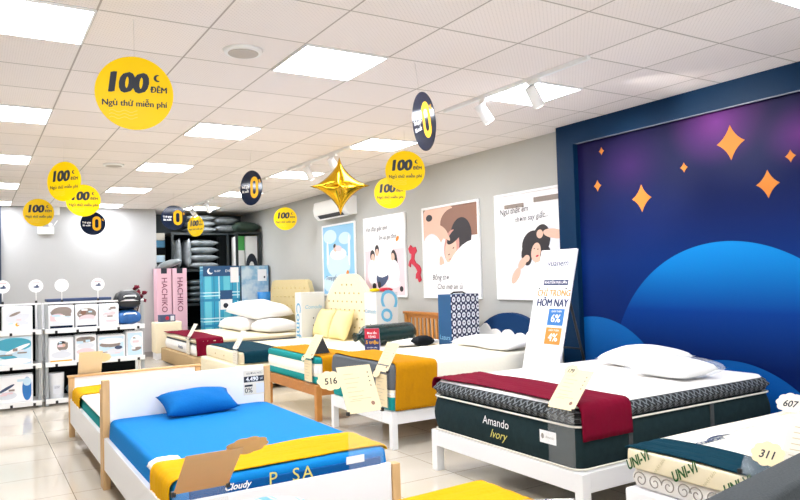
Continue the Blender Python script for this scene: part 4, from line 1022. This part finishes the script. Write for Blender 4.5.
gondola('white display shelf of bedding packs with round signs, left of beds', .73, 1.875)
def pack(lab, x0, x1, z0, h, deco, d=.2, body=BAG, y=None, group='packaged bedding on the shelves'):
    y0 = SY0+.01 if y is None else y
    r = thing('bedding_pack', lab, 'bedding pack', ((x0+x1)/2, y0+d/2, z0), 0, group)
    fr = Frame((x0, y0, z0), (1, 0, 0), (0, 0, 1)); w = x1-x0
    obj('pack_body', MB().rbox(x0, x1, y0, y0+d, z0, z0+h, .018), body, r)
    p = MB(); mats = deco(p, fr, w, h); obj('printed_panel', p, mats, r)
    q = MB(); q.box(x0+.004, x1-.004, y0+.03, y0+.034, z0+h-.002, z0+h+.018); obj('seal', q, BAGP, r)
    return r
def photo(base, *blobs, band=None, text=None):
    def f(p, fr, w, h):
        mats = [base]; p.rect(fr, .02, w-.02, .02, h-.02, .002, 0); k = .0042; p.base = .0022
        for (m, cx, cy, rx, ry, rot) in blobs:
            if m not in mats: mats.append(m)
            clip_blob(p, fr, w, h, cx*w, cy*h, rx*w, ry*h, rot, k, mats.index(m), .02); k += .0004
        if band:
            mats.append(band[0]); p.rect(fr, .02, w-.02, band[1]*h, band[2]*h, k, len(mats)-1); k += .0004
        rn = random.Random(int(w*1000)+int(fr.o.z*77))
        for j in range(5):
            m = rn.choice((PRG, PRBRN, PRP, PRLB, PRW)); mats.append(m) if m not in mats else None
            cx, cy = rn.uniform(.2, .8), rn.uniform(.2, .85); a, b2 = rn.uniform(.05, .18), rn.uniform(.012, .05)
            x0_, x1_ = max(.02, w*(cx-a)), min(w-.02, w*(cx+a)); p.rect(fr, x0_, x1_, max(.02, h*(cy-b2)), min(h-.02, h*(cy+b2)), k+.003, mats.index(m)); k += .0004
        if text:
            mats.append(INK); p.text(text, fr, w/2, .88*h, .028, k+.005, len(mats)-1)
        return mats
    return f
z = SHZ[2]
PK = [
 ('pack with taupe bedroom photo and navy base band', .765, 1.055, z, .29, photo(PRG, (PRBRN, .5, .72, .4, .22, .1), (PRP, .3, .5, .3, .15, .2), (PRW, .6, .42, .36, .16, -.2), (PRBRN, .75, .6, .12, .1, 0), band=(NAVYP, .05, .15))),
 ('pack with brown headboard photo, middle of upper shelf', 1.065, 1.325, z, .29, photo(PRW, (PRBRN, .5, .6, .42, .24, 0), (PRP, .5, .42, .36, .14, .1), (BROWN, .35, .66, .12, .1, 0), (PRG, .5, .3, .4, .1, 0), band=(NAVYP, .05, .12))),
 ('pale blush pack beside the black round bag', 1.335, 1.57, z, .285, photo(PRW, (PRP, .5, .55, .34, .1, .2), (PRG, .4, .72, .3, .12, 0), (PRP, .6, .25, .3, .06, 0))),
 ('white pack showing a sleeping dark-haired head', .765, 1.045, SHZ[1], .30, photo(PRW, (PRBRN, .55, .65, .22, .2, 0), (HAIR, .5, .76, .15, .09, .2), (SKIN, .58, .68, .09, .07, 0), (PRG, .5, .3, .4, .14, 0), band=(AMBER, .03, .09))),
 ('pack with pink lettering on pale stripes', 1.055, 1.305, SHZ[1], .31, photo(PRW, (PRBRN, .5, .83, .45, .12, 0), (PRG, .5, .58, .4, .12, 0), (PRP, .5, .35, .42, .13, 0), (PRP, .7, .2, .25, .1, 0), text='SWEET')),
 ('wide grey-blue pack with navy border', 1.315, 1.64, SHZ[1], .29, photo(PRLB, (PRBRN, .45, .6, .38, .12, 0), (PRW, .5, .75, .45, .13, 0), (PRG, .6, .3, .35, .13, .1), (PRJ, .75, .45, .14, .08, 0))),
 ('pale pack with navy left edge at the shelf end', 1.65, 1.86, SHZ[1], .32, photo(PRLB, (PRJ, .06, .5, .05, .5, 0), (PRW, .6, .6, .35, .25, 0), (PRBRN, .6, .3, .28, .07, .2))),
 ('pack with green leaf print at the far left', -.06, .185, z, .29, photo(PRW, (PRGREEN, .45, .35, .3, .26, .4), (HAIR, .5, .75, .38, .1, 0), (PRGREEN, .8, .6, .12, .3, .2))),
 ('white pack with small yellow dot, far left unit', .28, .60, z, .30, photo(PRW, (PRG, .5, .6, .4, .26, .2), (PRBRN, .42, .7, .2, .05, .4), (PRG, .6, .4, .3, .08, -.3), (AMBER, .5, .28, .07, .07, 0))),
 ('blue and white pack with dark stripes at the left edge', -.14, .14, SHZ[1], .30, photo(PRLB, (PRJ, .6, .5, .3, .05, .8), (PRTEAL, .6, .4, .35, .08, .8), (PRW, .3, .8, .3, .1, 0))),
 ('teal patterned pack, widest on the far left unit', .20, .60, SHZ[1], .36, photo(PRLB, (PRTEAL, .5, .7, .48, .22, 0), (PRW, .6, .55, .35, .06, .4), (PRTEAL, .35, .3, .25, .08, -.2), (PRW, .5, .15, .45, .1, 0))),
 ('white pack with dark writing on the lowest left shelf', -.14, .13, SHZ[0], .29, photo(PRW, (PRJ, .6, .45, .3, .05, .5), (PRG, .4, .7, .3, .12, 0))),
 ('white pack with bright blue corner, lowest left shelf', .17, .60, SHZ[0], .33, photo(PRW, (PRJ, .35, .55, .22, .05, .5), (PRG, .35, .3, .25, .14, 0), (PRBLUE, .85, .5, .12, .42, 0), (PRLB, .85, .75, .1, .15, 0))),
]
for a in PK: pack(*a)
# rolled white pillow and dark bundle on the lowest shelf
rr = MB(); rr.cyl((.855, SY0+.12, SHZ[0]+.0), (.855, SY0+.12, SHZ[0]+.31), .085, .09, 24)
t = thing('pillow_roll', 'upright white wrapped pillow roll on the lowest shelf', 'pillow roll', (.855, SY0+.12, SHZ[0]))
obj('roll', rr, BAG, t); q = MB(); fr = Frame((.855, SY0+.028, SHZ[0]), (1, 0, 0), (0, 0, 1)); q.rect(fr, -.04, .04, .06, .17, .001, 0); q.text('ZZZ', fr, 0, .14, .03, .002, 1); obj('label_print', q, [PRG, PRJ], t)
p = MB(); p.pillow((1.1, SY0+.18, SHZ[0]+.08), .26, .3, .17, None, seed=1)
tag(obj('dark_bundle', p, mat('teal_grey_bundle', '#4a6670', .6, noise=.3, nscale=12), loc=(1.1, SY0+.18, SHZ[0])), 'teal grey folded bundle on the lowest shelf beside white roll', 'bundle')
# round bags
for (lab, cz_, m_, hh) in (('blue bag lying under the black bag on top shelf', SHZ[2]+.10, mat('royal_blue_bag', '#1b5fa4', .35, noise=.35, nscale=14, bump=.5), .19), ('black round bag lying on the blue bag', SHZ[2]+.325, mat('black_bag', '#14181e', .35, noise=.5, nscale=14, bump=.5), .25)):
    b_ = thing('round_bag', lab, 'bag', (1.7, SY0+.16, cz_-hh/2)); p = MB(); p.pillow((1.70, SY0+.17, cz_), .31, .32, hh, None, n=14, flat=.5, seed=2, pw=.36); obj('bag_body', p, m_, b_)
    q = MB(); fr = Frame((1.71, SY0+.025, cz_), (1, 0, 0), (0, 0, 1)); q.tube([(1.62, SY0+.06, cz_+.02), (1.65, SY0+.01, cz_+.05), (1.77, SY0+.01, cz_+.05), (1.8, SY0+.06, cz_+.02)], .01); obj('handle', q, WINK if hh > .18 else PRLB, b_)
# dried red foliage behind the bags
fo = thing('dried_flowers', 'dark red dried flowers standing behind the black bag', 'flowers', (1.82, SY0+.36, SHZ[2]))
DST, DPT = mat('dark_stem', '#3a2622', .8), mat('burgundy_petals', '#6d1e2e', .8)
for k in range(16):
    a = random.uniform(-.9, .9); L_ = random.uniform(.32, .46); e = (1.84+L_*math.sin(a)*.42, SY0+.36+random.uniform(-.1, .1), SHZ[2]+.05+L_*math.cos(a))
    lf = MB().tube([(1.82, SY0+.36, SHZ[2]), (1.82+.5*(e[0]-1.82), SY0+.36, SHZ[2]+.25), e], .003, 5, 0)
    for j in range(4): lf.pillow((e[0]+random.uniform(-.02, .02), e[1]+random.uniform(-.02, .02), e[2]+random.uniform(-.03, .0)), .045, .04, .025, Euler((random.random()*3, random.random()*3, 0)).to_matrix(), n=4, mi=1)
    obj('sprig', lf, [DST, DPT], fo)
# flat navy pack lying on top of the right unit
tag(obj('flat_pack', MB().rbox(.76, 1.5, SY0+.1, SY1-.08, 1.248, 1.285, .01), mat('navy_flat_pack', '#2c3f66', .5), loc=(1.13, 9.65, 1.248)), 'thin navy flat pack lying along the shelf unit top', 'flat pack')
# round shelf signs on stalks
sg = None
for x, lab in ((.29, 'round shelf sign at left edge with dark motif'), (.64, 'round shelf sign with dark motif, second from left'), (.92, 'plain white round shelf sign'), (1.33, 'rightmost round shelf sign with tiny motif')):
    if sg is None:
        sg = thing('shelf_sign', lab, 'shelf sign', (x, SY0+.035, 1.245), 0, 'round signs standing on the display shelves')
        obj('stalk', MB().cyl((0, 0, 0), (0, 0, .14), .004, n=8), PLAST, sg, local=True)
        obj('clip', MB().box(-.012, .012, -.012, .012, 0, .03), BLACK, sg, local=True)
        obj('sign_face', MB().cyl((0, -.003, .205), (0, .003, .205), .078, .078, 28), PRW, sg, local=True)
        mo = MB(); fr = Frame((0, -.0035, .205), (1, 0, 0), (0, 0, 1)); mo.blob(fr, .005, -.012, .035, .012, 0, .0008, 0); mo.blob(fr, .012, .006, .012, .012, 0, .0008, 0); mo.rect(fr, -.04, .04, .034, .04, .0008, 1)
        obj('motif', mo, [PRJ, RED], sg, local=True)
    else:
        c = dup(sg, (x, SY0+.035, 1.245), label=lab)
        if 'plain' in lab:
            for ch in list(c.children):
                if ch.name.startswith('motif'): bpy.data.objects.remove(ch)

# ------------------------------------------------------------------ far storage alcove
def rack(lab, x0, x1, y0, y1, top, shelves):
    r = thing('storage_rack', lab, 'storage rack', ((x0+x1)/2, (y0+y1)/2, 0), 0, 'dark steel storage racks')
    for x in (x0, x1-.045):
        for y in (y0, y1-.045): obj('post', MB().box(x, x+.045, y, y+.045, 0, top), DARK, r)
    for z in shelves: obj('shelf', MB().box(x0+.002, x1-.002, y0+.002, y1-.002, z-.045, z), DARK, r)
    obj('back_panel', MB().box(x0+.045, x1-.045, y1-.02, y1-.005, .2, top), CHAR, r)  # dark sheet standing in for shade and dark contents between the shelves
    return r
rack('wide dark storage rack stacked with silver pillow packs', 3.40, 4.58, 14.35, 15.1, 2.45, (.5, 1.0, 1.70, 2.45))
rack('narrow dark storage rack holding white cartons', 4.62, 5.17, 14.0, 14.7, 2.45, (.5, 1.0, 1.70, 2.45))
def sil(lab, c, lx, ly, h, rot=(0, 0, 0), m=SILVER, group='silver wrapped pillow packs'):
    p = MB(); p.pillow(c, lx, ly, h, Euler(rot).to_matrix(), n=10, flat=.5, seed=c[0]*9)
    zmin = min(v[2] for v in p.v); tag(obj('pillow_pack', p, m, loc=(c[0], c[1], zmin)), lab, 'pillow pack', group)
HN = ['bottom', 'second', 'third', 'topmost']
for k in range(4): sil('silver pillow pack, %s of the stack on the middle rack shelf' % HN[k], (4.08, 14.65, 1.78+k*.155), .66, .5, .16)
for k, s in enumerate(('leftmost', 'second')): sil('silver pillow pack standing upright, %s on the rack shelf' % s, (3.56+k*.2, 14.62, 2.02), .62, .5, .17, (0, PI/2, 0))
for k in range(3): sil('silver pillow pack on the rack top, %s of three' % ('bottom', 'middle', 'topmost')[k], (4.05, 14.65, 2.52+k*.125), .66, .5, .13)
PAT = mat('black_white_patterned_bag', '#6f7476', .5, noise=.9, nscale=16)
for k in range(2): sil('patterned dark quilt bag on the rack top, %s of two' % ('lower', 'upper')[k], (4.56, 14.6, 2.545+k*.17), .5, .6, .17, m=PAT, group='patterned quilt bags')
sil('dark green sack lying on the narrow rack', (4.9, 14.3, 2.56), .56, .6, .24, m=mat('dark_green_sack', '#39473e', .7, noise=.3, nscale=9), group=None)
for k in range(4): sil('dim grey bundle under the rack shelf, %s of the stack' % HN[k], (4.0, 14.62, 1.07+k*.12), .5, .45, .12, m=mat('dim_grey_wrap', '#6a7578', .4, noise=.3, nscale=9), group='grey bundles low in the rack')
def plainbox(lab, x0, x1, y0, y1, z0, z1, m, deco=None, cat='box', group=None, nm='carton'):
    r = thing(nm, lab, cat, ((x0+x1)/2, (y0+y1)/2, z0), 0, group); obj('carton_body', MB().box(x0, x1, y0, y1, z0, z1), m, r, bevel=.005)
    if deco:
        p = MB(); ms = deco(p, Frame((x0, y0, z0), (1, 0, 0), (0, 0, 1)), x1-x0, z1-z0); obj('print', p, ms, r)
    return r
def d_green(p, fr, w, h): p.rect(fr, 0, w, h*.55, h, .002, 0); return [PRGREEN]
def d_arc(p, fr, w, h):
    p.flat([(w*(.5+.5*math.cos(a)), h*(.0+.45*math.sin(a))) for a in [PI*i/14 for i in range(15)]]+[(w*(.5-.22*math.cos(a)), h*(.0+.2*math.sin(a))) for a in [PI*i/14 for i in range(15)]], fr, .002, 0); return [INK]
plainbox('white carton with green upper half on the narrow rack', 4.68, 4.83, 14.1, 14.5, 1.702, 2.37, CART, d_green)
plainbox('white carton with black arch print on the narrow rack', 4.85, 5.11, 14.1, 14.5, 1.702, 2.37, CART, d_arc)
def d_pink(p, fr, w, h):
    p.text('HACHIKO', fr, w*.5, h*.70, .15, .003, 0, rot=-PI/2, bold=.001); p.rect(fr, w*.3, w*.7, h-.1, h, .002, 1); return [mat('plum_ink', '#7d3550', .5), INK]
for k, s in enumerate(('left', 'right')): plainbox('tall pink carton standing in the alcove, %s of the pair' % s, 3.03+k*.30, 3.03+k*.30+.28, 14.02, 14.30, 0, 1.72, PINK, d_pink, group='tall pink cartons')
p = MB(); p.pillow((3.3, 14.16, 1.80), .5, .3, .15, Euler((0, -.3, 0)).to_matrix(), n=10); tag(obj('pillow_pack', p, SILVER, loc=(3.44, 14.2, 1.73)), 'white silver pack lying tilted on the pink cartons', 'pillow pack')
for k, (m_, s) in enumerate(((PRLB, 'pale blue'), (CHAR, 'charcoal'), (mat('mid_blue_box', '#3f7fa5', .5), 'mid blue'), (mat('buff_box', '#b9b3a6', .6), 'buff'))): plainbox('small %s box stacked by the alcove wall' % s, 3.13, 3.33, 14.6, 14.9, 1.86+k*.15, 2.0+k*.15, m_, group='small boxes stacked in the alcove')
tag(obj('wall_bracket_shelf', MB().box(3.105, 3.37, 14.5, 15.0, 1.82, 1.855), DARK, loc=(3.28, 14.75, 1.82)), 'small dark shelf carrying the stacked boxes by the alcove wall', 'shelf')
# cream ottoman with price card
ot = thing('ottoman', 'cream block seat at the alcove corner left of far bed', 'ottoman', (3.27, 13.75, 0))
obj('seat', MB().rbox(2.90, 3.40, 13.6, 13.95, .12, .70, .025), CREAM, ot); obj('plinth', MB().box(2.92, 3.38, 13.62, 13.93, 0, .12), WHITE, ot)
cd_ = thing('carton', 'small dark printed box lying on the cream block seat', 'box', (3.25, 13.7, .70)); obj('carton_body', MB().box(3.0, 3.28, 13.63, 13.83, .70, .83), mat('slate_box', '#44506e', .5), cd_); q = MB(); fr = Frame((3.0, 13.63, .70), (1, 0, 0), (0, 0, 1)); q.blob(fr, .13, .07, .035, .035, 0, .002, 0); q.rect(fr, .19, .26, .02, .11, .002, 1); obj('print', q, [RED, PRG], cd_)
# display mattresses standing against the racks
def d_plaid(p, fr, w, h):
    p.rect(fr, 0, w, h-.20, h, .002, 0); p.blob(fr, .14, h-.1, .06, .06, 0, .003, 1); p.blob(fr, .165, h-.085, .05, .05, 0, .0035, 0); p.text('SLEEP', fr, .28, h-.1, .05, .003, 1); p.text('EVERON', fr, w-.16, h-.1, .07, .003, 1)
    p.rect(fr, w*.45, w*.78, h-.66, h-.48, .003, 0); p.rect(fr, w*.45, w*.78, h-.86, h-.66, .003, 1); p.blob(fr, w*.6, h-.78, .05, .05, 0, .004, 2); p.rect(fr, w*.74, w*.97, h-.33, h-.03, .004, 1); return [mat('navy_banner', '#1f4f7c', .5), WINK, INK]
plainbox('turquoise plaid mattress standing upright with navy header', 3.80, 4.53, 13.55, 13.78, 0, 1.74, PLAID, d_plaid, 'mattress', 'mattresses standing at the back', 'standing_mattress')
def d_marb(p, fr, w, h):
    p.rect(fr, w-.25, w-.06, h-.32, h-.08, .002, 0); p.rect(fr, w-.12, w-.09, h-.26, h-.22, .003, 1); return [WINK, INK]
mq = plainbox('pale blue cloudy mattress standing upright beside the plaid one', 4.56, 5.17, 13.6, 13.82, 0, 1.74, MARBLE, d_marb, 'mattress', 'mattresses standing at the back', 'standing_mattress')
obj('edge_binding', MB().tube([(4.57, 13.598, .1), (4.57, 13.598, 1.735), (5.16, 13.598, 1.735), (5.16, 13.598, .1)], .012), mat('navy_binding', '#2f4661', .5), mq)
bk = thing('blue_bin', 'blue topped white bin standing before the cloudy mattress', 'bin', (5.02, 13.42, 0))
obj('bin_body', MB().cyl((5.02, 13.42, 0), (5.02, 13.42, .9), .12, .145, 28), PRW, bk); obj('blue_sleeve', MB().cyl((5.02, 13.42, .88), (5.02, 13.42, 1.2), .147, .168, 28), mat('vivid_blue_plastic', '#1d7fc4', .4), bk)
